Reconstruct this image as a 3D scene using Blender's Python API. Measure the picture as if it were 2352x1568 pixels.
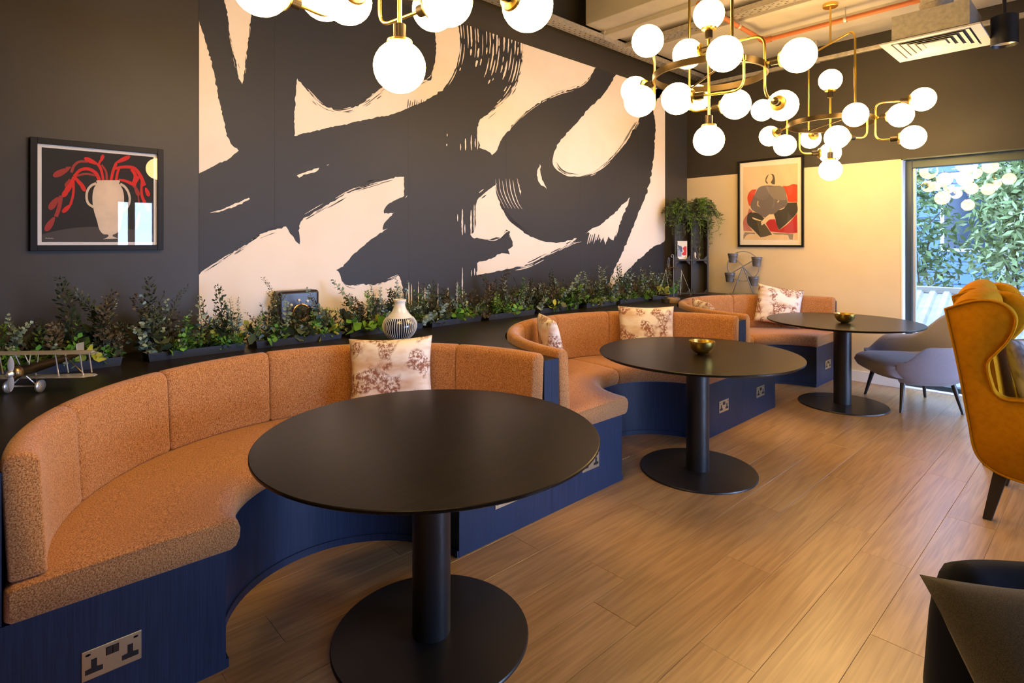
import bpy, bmesh, math, random
from mathutils import Vector, Matrix
from math import sin, cos, pi, radians as R

# ---------------------------------------------------------------- camera, world, light, exposure
for o in list(bpy.data.objects): bpy.data.objects.remove(o)
SC = bpy.context.scene
COL = SC.collection
F_PX, CX, HY = 1301.3, 1176.0, 556.3          # focal length, centre and horizon in photo pixels
CAM_Z = 1.419
YAW = R(47.08)
FW = Vector((-sin(YAW), cos(YAW), 0)); RT = Vector((cos(YAW), sin(YAW), 0))
cam = bpy.data.cameras.new('camera'); camo = bpy.data.objects.new('camera', cam); COL.objects.link(camo)
camo.location = (0, 0, CAM_Z); camo.rotation_euler = (R(90), 0, YAW)
cam.sensor_width = 36; cam.lens = 36 * F_PX / 2352; cam.shift_y = -(784 - HY) / 2352
cam.clip_start = 0.05; cam.clip_end = 200
SC.camera = camo
SC.view_settings.view_transform = 'Standard'; SC.view_settings.look = 'None'
SC.view_settings.gamma = 1; SC.view_settings.use_curve_mapping = False
SC.view_settings.exposure = 0.22
world = bpy.data.worlds.new('overcast_sky'); SC.world = world; world.use_nodes = True
WB = world.node_tree.nodes['Background']
WB.inputs[0].default_value = (0.47, 0.62, 1.0, 1); WB.inputs[1].default_value = 38.0
GLOBE_STRENGTH = 29.0
GLOBE_COLOR = (1.0, 0.63, 0.23)

# room numbers (metres; camera stands at x=0, y=0)
WX = -3.76      # mural wall
BY = 6.535        # back wall
RX = 4.6         # window wall on the right
FY = -3.0        # wall behind the camera
DADO = 2.23
def portal(name, loc, rot, sx, sy):
    l = bpy.data.lights.new(name, 'AREA'); l.shape = 'RECTANGLE'; l.size = sx; l.size_y = sy
    l.cycles.is_portal = True
    o = bpy.data.objects.new(name, l); COL.objects.link(o); o.location = loc; o.rotation_euler = rot
portal('window_portal_back', (0.45, 6.8, 1.13), (R(-90), 0, 0), 3.8, 2.25)
portal('window_portal_side_small', (RX + .18, 2.0, 1.12), (0, R(90), 0), 2.2, .68)
portal('window_portal_side_large', (RX + .18, 4.9, 1.12), (0, R(90), 0), 2.2, 2.8)

# ---------------------------------------------------------------- helpers
def ray(u, v):
    return FW + RT * ((u - CX) / F_PX) + Vector((0, 0, 1)) * ((HY - v) / F_PX)
def on_x(u, v, x0):
    r = ray(u, v); k = x0 / r.x
    return Vector((x0, r.y * k, CAM_Z + r.z * k))
def on_y(u, v, y0):
    r = ray(u, v); k = y0 / r.y
    return Vector((r.x * k, y0, CAM_Z + r.z * k))
def ld(l, d, z): 
    p = RT * l + FW * d; return Vector((p.x, p.y, z))

class MB:
    def __init__(s): s.v = []; s.f = []
    def add(s, vs, fs):
        n = len(s.v); s.v += [tuple(p) for p in vs]; s.f += [tuple(i + n for i in f) for f in fs]; return s
    def box(s, a, b):
        x0, y0, z0 = a; x1, y1, z1 = b
        return s.add([(x0,y0,z0),(x1,y0,z0),(x1,y1,z0),(x0,y1,z0),(x0,y0,z1),(x1,y0,z1),(x1,y1,z1),(x0,y1,z1)],
                     [(0,3,2,1),(4,5,6,7),(0,1,5,4),(1,2,6,5),(2,3,7,6),(3,0,4,7)])
    def obox(s, c, ax, ay, az):
        c = Vector(c); vs = []
        for k in (-1, 1):
            for (i, j) in ((-1,-1),(1,-1),(1,1),(-1,1)):
                vs.append(c + Vector(ax)*i + Vector(ay)*j + Vector(az)*k)
        return s.add(vs, [(0,3,2,1),(4,5,6,7),(0,1,5,4),(1,2,6,5),(2,3,7,6),(3,0,4,7)])
    def tube(s, path, r, n=10, cap=True, closed=False):
        P = [Vector(p) for p in path]; m = len(P)
        rr = r if isinstance(r, (list, tuple)) else [r] * m
        T = []
        for i in range(m):
            if closed: t = P[(i+1) % m] - P[i-1]
            else: t = P[min(i+1, m-1)] - P[max(i-1, 0)]
            T.append(t.normalized() if t.length > 1e-9 else Vector((0,0,1)))
        a = Vector((0,0,1)) if abs(T[0].z) < .9 else Vector((1,0,0))
        N = (a - T[0]*a.dot(T[0])).normalized(); vs = []
        for i in range(m):
            N = (N - T[i]*N.dot(T[i])); N.normalize(); B = T[i].cross(N)
            for k in range(n):
                q = 2*pi*k/n; vs.append(P[i] + (N*cos(q) + B*sin(q))*rr[i])
        fs = []
        for i in range(m if closed else m-1):
            j = (i+1) % m
            for k in range(n):
                fs.append((i*n+k, i*n+(k+1)%n, j*n+(k+1)%n, j*n+k))
        if cap and not closed:
            fs.append(tuple(reversed(range(n)))); fs.append(tuple((m-1)*n+k for k in range(n)))
        return s.add(vs, fs)
    def lathe(s, prof, n=32, c=(0,0,0), axis=None, cap=True):
        c = Vector(c); vs = []; m = len(prof)
        if axis is None: X, Y, Z = Vector((1,0,0)), Vector((0,1,0)), Vector((0,0,1))
        else:
            Z = Vector(axis).normalized(); a = Vector((0,0,1)) if abs(Z.z) < .9 else Vector((1,0,0))
            X = a.cross(Z).normalized(); Y = Z.cross(X)
        for r, z in prof:
            for k in range(n):
                q = 2*pi*k/n; vs.append(c + X*(r*cos(q)) + Y*(r*sin(q)) + Z*z)
        fs = []
        for i in range(m-1):
            for k in range(n): fs.append((i*n+k, i*n+(k+1)%n, (i+1)*n+(k+1)%n, (i+1)*n+k))
        if cap:
            if prof[0][0] > 1e-6: fs.append(tuple(reversed(range(n))))
            if prof[-1][0] > 1e-6: fs.append(tuple((m-1)*n+k for k in range(n)))
        return s.add(vs, fs)
    def sphere(s, c, r, n=24, m=14):
        return s.lathe([(max(r*sin(pi*i/m), 1e-5), -r*cos(pi*i/m)) for i in range(m+1)], n, c, cap=False)
    def prism(s, poly, ext):           # poly: list of Vectors, ext: Vector
        n = len(poly); e = Vector(ext); vs = [Vector(p) for p in poly]; vs += [p + e for p in vs]
        fs = [tuple(reversed(range(n))), tuple(range(n, 2*n))]
        for i in range(n): j = (i+1) % n; fs.append((i, j, j+n, i+n))
        return s.add(vs, fs)
    def sweep(s, rings, closed=False, cap=True):   # rings of equal length (closed cross-sections)
        n = len(rings[0]); m = len(rings); vs = [p for r in rings for p in r]; fs = []
        for i in range(m if closed else m-1):
            j = (i+1) % m
            for k in range(n): fs.append((i*n+k, i*n+(k+1)%n, j*n+(k+1)%n, j*n+k))
        if cap and not closed:
            fs.append(tuple(reversed(range(n)))); fs.append(tuple((m-1)*n+k for k in range(n)))
        return s.add(vs, fs)
    def mesh(s, name, smooth=None):
        me = bpy.data.meshes.new(name); me.from_pydata(s.v, [], s.f); me.validate()
        bm = bmesh.new(); bm.from_mesh(me); bmesh.ops.recalc_face_normals(bm, faces=bm.faces); bm.to_mesh(me); bm.free()
        if smooth is not None:
            me.polygons.foreach_set('use_smooth', [True]*len(me.polygons))
            me.set_sharp_from_angle(angle=R(smooth))
        return me
def link(name, me, mat=None, parent=None, bevel=0, seg=2, sub=0):
    o = bpy.data.objects.new(name, me); COL.objects.link(o)
    if mat is not None and not me.materials: me.materials.append(mat)
    if parent is not None: o.parent = parent
    if bevel:
        b = o.modifiers.new('bevel', 'BEVEL'); b.width = bevel; b.segments = seg; b.limit_method = 'ANGLE'; b.angle_limit = R(40)
        me.polygons.foreach_set('use_smooth', [True]*len(me.polygons)); b.harden_normals = True
    if sub:
        m = o.modifiers.new('subdivision', 'SUBSURF'); m.levels = sub; m.render_levels = sub
    return o
def obj(name, mb, mat, parent=None, smooth=None, bevel=0, seg=2, sub=0):
    return link(name, mb.mesh(name, smooth), mat, parent, bevel, seg, sub)
def tag(o, label, cat=None, group=None, kind=None):
    if label: o['label'] = label
    if cat: o['category'] = cat
    if group: o['group'] = group
    if kind: o['kind'] = kind
    return o
def thing(name, loc, label, cat, group=None, rz=0):
    o = bpy.data.objects.new(name, None); COL.objects.link(o); o.empty_display_size = .1
    o.location = loc; o.rotation_euler = (0, 0, rz)
    return tag(o, label, cat, group)
def struct(o): o['kind'] = 'structure'; return o
def copy_tree(o, parent=None):
    c = o.copy(); COL.objects.link(c); c.parent = parent
    for ch in [x for x in o.children]: copy_tree(ch, c)
    return c
def fillet(pts, rad, n=6):
    P = [Vector(p) for p in pts]; out = [P[0]]
    for i in range(1, len(P)-1):
        a, b, c = P[i-1], P[i], P[i+1]
        r = min(rad, (a-b).length*.49, (c-b).length*.49)
        p0 = b + (a-b).normalized()*r; p1 = b + (c-b).normalized()*r
        for k in range(n+1):
            t = k/n; out.append(p0*(1-t)**2 + b*2*t*(1-t) + p1*t*t)
    out.append(P[-1]); return out

# ---------------------------------------------------------------- materials (all procedural)
def mat(name, col, rough=.5, metal=0, spec=.5, noise=None, bump=None, sheen=0, coat=0):
    """noise=(scale, second colour, amount low, high); bump=(scale, strength)"""
    m = bpy.data.materials.new(name); m.use_nodes = True; nt = m.node_tree; b = nt.nodes['Principled BSDF']
    b.inputs['Base Color'].default_value = (*col, 1); b.inputs['Roughness'].default_value = rough
    b.inputs['Metallic'].default_value = metal; b.inputs['Specular IOR Level'].default_value = spec
    if sheen: b.inputs['Sheen Weight'].default_value = sheen
    if coat: b.inputs['Coat Weight'].default_value = coat
    tc = nt.nodes.new('ShaderNodeTexCoord')
    if noise:
        sc, c2, lo, hi = noise
        t = nt.nodes.new('ShaderNodeTexNoise'); t.inputs['Scale'].default_value = sc if not isinstance(sc, tuple) else 1
        t.inputs['Detail'].default_value = 4
        if isinstance(sc, tuple):
            mp = nt.nodes.new('ShaderNodeMapping'); mp.inputs['Scale'].default_value = sc
            nt.links.new(tc.outputs['Object'], mp.inputs[0]); nt.links.new(mp.outputs[0], t.inputs['Vector'])
        else: nt.links.new(tc.outputs['Object'], t.inputs['Vector'])
        rp = nt.nodes.new('ShaderNodeValToRGB'); e = rp.color_ramp.elements
        e[0].position = lo; e[0].color = (*col, 1); e[1].position = hi; e[1].color = (*c2, 1)
        nt.links.new(t.outputs[0], rp.inputs[0]); nt.links.new(rp.outputs[0], b.inputs['Base Color'])
    if bump:
        t = nt.nodes.new('ShaderNodeTexNoise'); t.inputs['Detail'].default_value = 3
        if isinstance(bump[0], tuple):
            mp = nt.nodes.new('ShaderNodeMapping'); mp.inputs['Scale'].default_value = bump[0]; t.inputs['Scale'].default_value = 1
            nt.links.new(tc.outputs['Object'], mp.inputs[0]); nt.links.new(mp.outputs[0], t.inputs['Vector'])
        else:
            t.inputs['Scale'].default_value = bump[0]; nt.links.new(tc.outputs['Object'], t.inputs['Vector'])
        bp = nt.nodes.new('ShaderNodeBump'); bp.inputs['Strength'].default_value = bump[1]; bp.inputs['Distance'].default_value = .003
        nt.links.new(t.outputs[0], bp.inputs['Height']); nt.links.new(bp.outputs[0], b.inputs['Normal'])
    return m
def emit(name, col, s):
    m = bpy.data.materials.new(name); m.use_nodes = True; nt = m.node_tree; nt.nodes.clear()
    e = nt.nodes.new('ShaderNodeEmission'); o = nt.nodes.new('ShaderNodeOutputMaterial')
    e.inputs[0].default_value = (*col, 1); e.inputs[1].default_value = s
    nt.links.new(e.outputs[0], o.inputs[0]); return m
def pane(name, tint=(1,1,1), ior=1.5):
    m = bpy.data.materials.new(name); m.use_nodes = True; nt = m.node_tree; nt.nodes.clear()
    t = nt.nodes.new('ShaderNodeBsdfTransparent'); g = nt.nodes.new('ShaderNodeBsdfGlossy'); f = nt.nodes.new('ShaderNodeFresnel')
    x = nt.nodes.new('ShaderNodeMixShader'); o = nt.nodes.new('ShaderNodeOutputMaterial')
    t.inputs[0].default_value = (*tint, 1); g.inputs['Roughness'].default_value = 0.0; f.inputs[0].default_value = ior
    g.inputs[0].default_value = (1, 1, 1, 1)
    nt.links.new(f.outputs[0], x.inputs[0]); nt.links.new(t.outputs[0], x.inputs[1]); nt.links.new(g.outputs[0], x.inputs[2])
    nt.links.new(x.outputs[0], o.inputs[0]); return m
def tweed(name, c1, c2, c3, scale=420):
    m = mat(name, c2, .95, spec=.15, sheen=.25); nt = m.node_tree; b = nt.nodes['Principled BSDF']
    tc = nt.nodes.new('ShaderNodeTexCoord'); t = nt.nodes.new('ShaderNodeTexNoise'); t.inputs['Scale'].default_value = scale
    t.inputs['Detail'].default_value = 3; t.inputs['Roughness'].default_value = .75
    rp = nt.nodes.new('ShaderNodeValToRGB'); e = rp.color_ramp.elements
    e[0].position = .36; e[0].color = (*c1, 1); e[1].position = .66; e[1].color = (*c3, 1)
    k = rp.color_ramp.elements.new(.5); k.color = (*c2, 1)
    bp = nt.nodes.new('ShaderNodeBump'); bp.inputs['Strength'].default_value = .45; bp.inputs['Distance'].default_value = .002
    nt.links.new(tc.outputs['Object'], t.inputs['Vector']); nt.links.new(t.outputs[0], rp.inputs[0])
    nt.links.new(rp.outputs[0], b.inputs['Base Color']); nt.links.new(t.outputs[0], bp.inputs['Height']); nt.links.new(bp.outputs[0], b.inputs['Normal'])
    return m
def oak(name):
    m = bpy.data.materials.new(name); m.use_nodes = True; nt = m.node_tree; N = nt.nodes; L = nt.links; b = N['Principled BSDF']
    tc = N.new('ShaderNodeTexCoord'); oi = N.new('ShaderNodeObjectInfo'); ge = N.new('ShaderNodeNewGeometry')
    rnd = N.new('ShaderNodeMath'); rnd.operation = 'ADD'; L.new(oi.outputs['Random'], rnd.inputs[0]); L.new(ge.outputs['Random Per Island'], rnd.inputs[1])
    fr = N.new('ShaderNodeMath'); fr.operation = 'FRACT'; L.new(rnd.outputs[0], fr.inputs[0])
    mul = N.new('ShaderNodeMath'); mul.operation = 'MULTIPLY'; mul.inputs[1].default_value = 57; L.new(fr.outputs[0], mul.inputs[0])
    cmb = N.new('ShaderNodeCombineXYZ'); L.new(mul.outputs[0], cmb.inputs[0]); L.new(mul.outputs[0], cmb.inputs[2])
    mp = N.new('ShaderNodeMapping'); mp.inputs['Scale'].default_value = (13.0, .75, 1)
    L.new(tc.outputs['Object'], mp.inputs[0]); L.new(cmb.outputs[0], mp.inputs['Location'])
    n1 = N.new('ShaderNodeTexNoise'); n1.inputs['Scale'].default_value = 1.3; n1.inputs['Detail'].default_value = 2; n1.inputs['Distortion'].default_value = .6
    L.new(mp.outputs[0], n1.inputs['Vector'])
    k = N.new('ShaderNodeMath'); k.operation = 'MULTIPLY'; k.inputs[1].default_value = 9; L.new(n1.outputs[0], k.inputs[0])
    pp = N.new('ShaderNodeMath'); pp.operation = 'PINGPONG'; pp.inputs[1].default_value = 1; L.new(k.outputs[0], pp.inputs[0])
    mp2 = N.new('ShaderNodeMapping'); mp2.inputs['Scale'].default_value = (160, 4, 1); L.new(tc.outputs['Object'], mp2.inputs[0]); L.new(cmb.outputs[0], mp2.inputs['Location'])
    n2 = N.new('ShaderNodeTexNoise'); n2.inputs['Scale'].default_value = 1; n2.inputs['Detail'].default_value = 3; L.new(mp2.outputs[0], n2.inputs['Vector'])
    mx = N.new('ShaderNodeMix'); mx.data_type = 'FLOAT'; mx.inputs[0].default_value = .66; L.new(pp.outputs[0], mx.inputs[2]); L.new(n2.outputs[0], mx.inputs[3])
    rp = N.new('ShaderNodeValToRGB'); e = rp.color_ramp.elements
    e[0].position = .15; e[0].color = (.28, .15, .056, 1); e[1].position = .85; e[1].color = (.50, .305, .132, 1)
    q = rp.color_ramp.elements.new(.5); q.color = (.40, .235, .096, 1)
    L.new(mx.outputs[0], rp.inputs[0])
    hs = N.new('ShaderNodeHueSaturation'); L.new(rp.outputs[0], hs.inputs['Color'])
    mr = N.new('ShaderNodeMapRange'); mr.inputs[3].default_value = .90; mr.inputs[4].default_value = 1.08; L.new(fr.outputs[0], mr.inputs[0]); L.new(mr.outputs[0], hs.inputs['Value'])
    L.new(hs.outputs[0], b.inputs['Base Color']); b.inputs['Roughness'].default_value = .30; b.inputs['Specular IOR Level'].default_value = .75
    bp = N.new('ShaderNodeBump'); bp.inputs['Strength'].default_value = .12; bp.inputs['Distance'].default_value = .002
    L.new(n2.outputs[0], bp.inputs['Height']); L.new(bp.outputs[0], b.inputs['Normal'])
    return m
def toile(name):
    m = mat(name, (.78,.70,.62), .85, spec=.2); nt = m.node_tree; N = nt.nodes; L = nt.links; b = N['Principled BSDF']
    tc = N.new('ShaderNodeTexCoord'); oi = N.new('ShaderNodeObjectInfo')
    add = N.new('ShaderNodeVectorMath'); add.operation = 'ADD'; L.new(tc.outputs['Object'], add.inputs[0])
    ml = N.new('ShaderNodeVectorMath'); ml.operation = 'SCALE'; ml.inputs[0].default_value = (5, 3, 7); L.new(oi.outputs['Random'], ml.inputs['Scale']); L.new(ml.outputs[0], add.inputs[1])
    big = N.new('ShaderNodeTexNoise'); big.inputs['Scale'].default_value = 8.5; big.inputs['Detail'].default_value = 1.5; L.new(add.outputs[0], big.inputs['Vector'])
    fine = N.new('ShaderNodeTexNoise'); fine.inputs['Scale'].default_value = 62; fine.inputs['Detail'].default_value = 4; fine.inputs['Roughness'].default_value = .7; L.new(add.outputs[0], fine.inputs['Vector'])
    r1 = N.new('ShaderNodeValToRGB'); r1.color_ramp.elements[0].position = .47; r1.color_ramp.elements[1].position = .54; L.new(big.outputs[0], r1.inputs[0])
    r2 = N.new('ShaderNodeValToRGB'); r2.color_ramp.elements[0].position = .42; r2.color_ramp.elements[1].position = .54; L.new(fine.outputs[0], r2.inputs[0])
    mu = N.new('ShaderNodeMath'); mu.operation = 'MULTIPLY'; L.new(r1.outputs[0], mu.inputs[0]); L.new(r2.outputs[0], mu.inputs[1])
    mp = N.new('ShaderNodeMapping'); mp.inputs['Scale'].default_value = (6, 6, 16); L.new(add.outputs[0], mp.inputs[0])
    wash = N.new('ShaderNodeTexNoise'); wash.inputs['Scale'].default_value = 1; wash.inputs['Detail'].default_value = 3; L.new(mp.outputs[0], wash.inputs['Vector'])
    r3 = N.new('ShaderNodeValToRGB'); r3.color_ramp.elements[0].position = .45; r3.color_ramp.elements[0].color = (.80,.74,.68,1); r3.color_ramp.elements[1].position = .72; r3.color_ramp.elements[1].color = (.62,.42,.27,1); L.new(wash.outputs[0], r3.inputs[0])
    mx = N.new('ShaderNodeMix'); mx.data_type = 'RGBA'; L.new(mu.outputs[0], mx.inputs[0]); L.new(r3.outputs[0], mx.inputs[6]); mx.inputs[7].default_value = (.27, .115, .075, 1)
    L.new(mx.outputs[2], b.inputs['Base Color']); return m
def leafmat(name, c1, c2, rough=.55):
    m = mat(name, c1, rough, spec=.35); nt = m.node_tree; N = nt.nodes; L = nt.links; b = N['Principled BSDF']
    ge = N.new('ShaderNodeNewGeometry'); rp = N.new('ShaderNodeValToRGB')
    rp.color_ramp.elements[0].color = (*c1, 1); rp.color_ramp.elements[1].color = (*c2, 1)
    L.new(ge.outputs['Random Per Island'], rp.inputs[0]); L.new(rp.outputs[0], b.inputs['Base Color']); return m

M = {}
M['dark_wall'] = mat('charcoal_paint', (.042, .037, .031), .45, spec=.3, noise=(3, (.047, .041, .034), .35, .65), bump=(300, .05))
M['print_dark'] = mat('mural_dark_ink', (.024, .024, .028), .55, spec=.4, bump=((60, 60, 400), .05))
M['print_cream'] = mat('mural_cream_ground', (.80, .71, .62), .6, noise=(2.5, (.76, .665, .57), .4, .7))
M['cream'] = mat('cream_paint', (.74, .61, .42), .55, noise=(4, (.71, .58, .39), .35, .7))
M['white'] = mat('white_paint', (.82, .82, .82), .5)
M['concrete'] = mat('concrete', (.46, .42, .36), .85, noise=(2.2, (.36, .33, .28), .35, .7), bump=(60, .2))
M['void'] = mat('dark_ceiling_paint', (.02, .019, .018), .9)
M['floor'] = oak('oak_plank')
M['subfloor'] = mat('subfloor', (.06, .04, .025), .9)
M['navy_wood'] = mat('navy_stained_oak', (.008, .017, .045), .45, spec=.35, noise=((160, 160, 5), (.014, .027, .068), .35, .7), bump=((220, 220, 8), .2))
M['counter'] = mat('dark_brown_worktop', (.010, .007, .005), .38, spec=.35, noise=((4, 60, 4), (.020, .014, .010), .35, .7))
M['tweed'] = tweed('rust_tweed', (.14, .050, .014), (.41, .165, .050), (.60, .34, .16), 240)
M['table_top'] = mat('black_stained_oak', (.0065, .0045, .0032), .30, spec=.18, noise=((70, 6, 5), (.012, .0085, .006), .4, .7), bump=((120, 8, 5), .06))
M['black_metal'] = mat('black_powder_coat', (.010, .010, .012), .38, spec=.5)
M['brass'] = mat('brushed_brass', (.86, .60, .14), .28, 1)
M['brass_plate'] = mat('satin_brass_plate', (.62, .52, .33), .35, 1)
M['bronze'] = mat('dark_bronze', (.060, .040, .018), .40, .85)
M['cap'] = mat('dark_socket', (.035, .024, .012), .4, .6)
M['globe'] = emit('lit_opal_glass', GLOBE_COLOR, GLOBE_STRENGTH)
M['black'] = mat('black_plastic', (.008, .008, .009), .4)
M['frame_black'] = mat('black_picture_frame', (.007, .0065, .0065), .45, spec=.2)
M['mount'] = mat('white_mount_card', (.82, .76, .70), .7)
M['glass'] = pane('picture_glass')
M['window_glass'] = pane('window_glass', (.20, .22, .22), 1.75)
M['clear_glass'] = pane('clear_window_glass', (.93, .96, .97), 1.5)
M['alu'] = mat('dark_aluminium', (.05, .065, .07), .35, .6)
M['alu_light'] = mat('pale_aluminium', (.55, .60, .66), .4, .5)
M['galv'] = mat('galvanised_steel', (.60, .56, .50), .42, .75, noise=(30, (.45, .42, .38), .4, .7))
M['copper'] = mat('orange_painted_pipe', (.42, .12, .035), .5)
M['yellow'] = mat('mustard_velvet', (.47, .20, .004), .85, spec=.05, noise=(40, (.40, .16, .003), .35, .7), bump=(500, .15))
M['grey_fab'] = tweed('grey_violet_wool', (.16, .15, .19), (.25, .235, .28), (.34, .32, .37), 600)
M['dark_leg'] = mat('dark_stained_leg', (.020, .015, .014), .4)
M['navy_velvet'] = mat('navy_velvet', (.006, .008, .020), .8, sheen=.06, spec=.15)
M['char_fab'] = tweed('charcoal_wool', (.035, .032, .030), (.07, .063, .056), (.115, .10, .088), 700)
M['toile'] = toile('toile_print')
M['throw'] = mat('grey_marbled_fabric', (.16, .16, .19), .7, noise=((30, 8, 9), (.68, .68, .74), .38, .56))
M['silver'] = mat('polished_metal', (.80, .78, .74), .32, .75)
M['antique'] = mat('antique_brass', (.42, .30, .16), .35, 1)
M['trough'] = mat('slate_blue_trough', (.035, .045, .075), .5)
M['soil'] = mat('dark_soil', (.02, .015, .010), .95)
M['zinc'] = mat('grey_zinc', (.20, .20, .215), .45, .6)
M['wood_pale'] = mat('pale_wood', (.42, .27, .15), .6)
M['crate'] = mat('dark_crate_wood', (.030, .024, .020), .6)
M['pot_white'] = mat('pale_stone_pot', (.55, .50, .42), .7)
M['vase_white'] = mat('white_glaze', (.75, .74, .72), .22, coat=.4)
M['vase_dark'] = mat('black_glaze', (.012, .014, .022), .2, coat=.4)
M['red'] = mat('red_print', (.62, .02, .015), .6)
# ================================================================ THE ROOM
rng = random.Random(7)
T = .25
CEIL = 4.2; SLAB = 3.51; SLAB_Y = 4.24
o = obj('wall_left', MB().box((WX-T, FY-T, -.1), (WX, BY+T, CEIL+.2)), M['dark_wall']); struct(o)
WIN_L, WIN_R = -1.46, 2.40
o = obj('wall_back', MB().box((WX, BY, DADO), (RX+T, BY+T, CEIL+.2)), M['dark_wall']); struct(o)
o = obj('wall_back_lower', MB().box((WX, BY, -.1), (WIN_L, BY+T, DADO)), M['cream']); struct(o)
o = obj('wall_back_pier', MB().box((WIN_R, BY, -.1), (RX+T, BY+T, DADO)), M['cream']); struct(o)
# right wall with a broad window opening
SW0, SW1, SW2, SW3, SZ0, SZ1 = 1.66, 2.34, 3.50, 6.30, .02, 2.22
mb = MB().box((RX, FY-T, -.1), (RX+T, SW0, CEIL+.2)).box((RX, SW3, -.1), (RX+T, BY, CEIL+.2)).box((RX, SW0, SZ1), (RX+T, SW3, CEIL+.2)).box((RX, SW0, -.1), (RX+T, SW3, SZ0)).box((RX, SW1, SZ0), (RX+T, SW2, SZ1))
struct(obj('wall_right', mb, M['dark_wall']))
struct(obj('wall_front', MB().box((WX, FY-T, -.1), (RX, FY, CEIL+.2)), M['cream']))
struct(obj('baseboard_back', MB().box((-2.02, BY-.015, 0), (WIN_L, BY, .11)), M['white'], bevel=.003))
# ceiling: raised dark part over the near tables, lower concrete slab with ribs at the far end
ce = struct(obj('ceiling', MB().box((WX, FY, CEIL), (RX, BY, CEIL+.2)), M['void']))
struct(obj('ceiling_slab', MB().box((-3.52, SLAB_Y, SLAB), (RX, BY, CEIL)), M['concrete'], bevel=.01))
for i, (y0, y1, dz) in enumerate(((4.50, 4.68, .045), (5.16, 5.24, .03), (5.78, 6.02, .05))):
    struct(obj('ceiling_rib', MB().box((-3.52, y0, SLAB-dz), (RX, y1, SLAB+.01)), M['concrete'], bevel=.006))

# floor: single oak planks where the photograph shows them, the rest as one field
fl = struct(obj('floor', MB().box((WX, FY, -.10), (RX, BY+.1, -.012)), M['subfloor']))
PW, PL = .20, 1.30
def plank_mesh(x0, x1, y0, y1):
    g = .0004; b = .0012
    a = [(x0+g, y0+g), (x1-g, y0+g), (x1-g, y1-g), (x0+g, y1-g)]; c = [(x0+g+b, y0+g+b), (x1-g-b, y0+g+b), (x1-g-b, y1-g-b), (x0+g+b, y1-g-b)]
    vs = [(x, y, -.012) for x, y in a] + [(x, y, -.0007) for x, y in a] + [(x, y, 0) for x, y in c]
    fs = [(8,9,10,11)]
    for i in range(4): j = (i+1) % 4; fs += [(i, j, j+4, i+4), (i+4, j+4, j+8, i+8)]
    return vs, fs
full = MB().add(*plank_mesh(-PW/2, PW/2, -PL/2, PL/2)).mesh('plank'); full.materials.append(M['floor'])
field = MB()
col_i = 0; x = WX - .06
while x < RX:
    off = (col_i * .47 + .13 * (col_i % 3)) % PL
    y = FY - off
    while y < BY + .08:
        y0, y1 = max(y, FY), min(y + PL, BY + .08); x0, x1 = max(x, WX), min(x + PW, RX)
        if y1 - y0 > .02 and x1 - x0 > .02:
            if -2.75 < x < .75 and y1 > .1:
                if y1 - y0 > PL - .001 and x1 - x0 > PW - .001:
                    p = link('plank', full, None, fl); p.location = ((x0+x1)/2, (y0+y1)/2, 0)
                else:
                    cx_, cy_ = (x0+x1)/2, (y0+y1)/2
                    p = obj('plank', MB().add(*plank_mesh(x0-cx_, x1-cx_, y0-cy_, y1-cy_)), M['floor'], fl); p.location = (cx_, cy_, 0)
            else: field.add(*plank_mesh(x0, x1, y0, y1))
        y += PL
    x += PW; col_i += 1
tag(obj('plank_field', field, M['floor'], fl), None, kind='stuff')

# ---------------------------------------------------------------- windows
def window(name, x0, x1, z0, z1, yf, mull, glass='window_glass'):
    """frame in the plane y = yf, facing -y"""
    w = bpy.data.objects.new(name, None); COL.objects.link(w); w.location = ((x0+x1)/2, yf, z0); struct(w)
    L = lambda a, b: MB().box([a[0]-w.location.x, a[1]-yf, a[2]-z0], [b[0]-w.location.x, b[1]-yf, b[2]-z0])
    fw = .055
    for (a, b) in (((x0, yf, z0), (x0+fw, yf+.09, z1)), ((x1-fw, yf, z0), (x1, yf+.09, z1)), ((x0+fw, yf, z1-fw-.02), (x1-fw, yf+.09, z1)), ((x0+fw, yf, z0), (x1-fw, yf+.09, z0+fw))):
        obj('window_frame', L(a, b), M['alu'], w, bevel=.004)
    xs = [x0+fw] + mull + [x1-fw]
    for m in mull: obj('mullion', L((m-.03, yf+.005, z0+fw), (m+.03, yf+.085, z1-fw-.02)), M['alu'], w, bevel=.004)
    for i in range(len(xs)-1):
        a0 = xs[i] + (.03 if i else 0); a1 = xs[i+1] - (.03 if i < len(xs)-2 else 0)
        for (p, q) in (((a0, yf+.035, z0+fw), (a0+.022, yf+.08, z1-fw-.02)), ((a1-.022, yf+.035, z0+fw), (a1, yf+.08, z1-fw-.02))):
            obj('glazing_bead', L(p, q), M['alu_light'], w)
        obj('window_pane', MB().add([(a0-w.location.x, .06, fw), (a1-w.location.x, .06, fw), (a1-w.location.x, .06, z1-z0-fw-.02), (a0-w.location.x, .06, z1-z0-fw-.02)], [(0,1,2,3)]), M[glass], w)
    return w
window('window_1', WIN_L+.012, WIN_R-.012, 0, DADO-.012, BY+.10, [.42])
struct(obj('trim_1', MB().box((WIN_L, BY-.002, 0), (WIN_L+.012, BY+.10, DADO)), M['white']))
struct(obj('trim_2', MB().box((WIN_L, BY-.002, DADO-.012), (WIN_R, BY+.10, DADO)), M['alu']))
struct(obj('window_sill', MB().box((WIN_L, BY+.02, -.02), (WIN_R, BY+.10, .012)), M['white'], bevel=.003))
for nm, a, b, mu in (('window_2', SW0, SW1, [.06]), ('window_3', SW2, SW3, [-.45, .5])):
    w2 = window(nm, -(b-a)/2, (b-a)/2, SZ0, SZ1, 0, mu, 'clear_glass')
    w2.location = (RX+.08, (a+b)/2, SZ0); w2.rotation_euler = (0, 0, R(-90))

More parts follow.
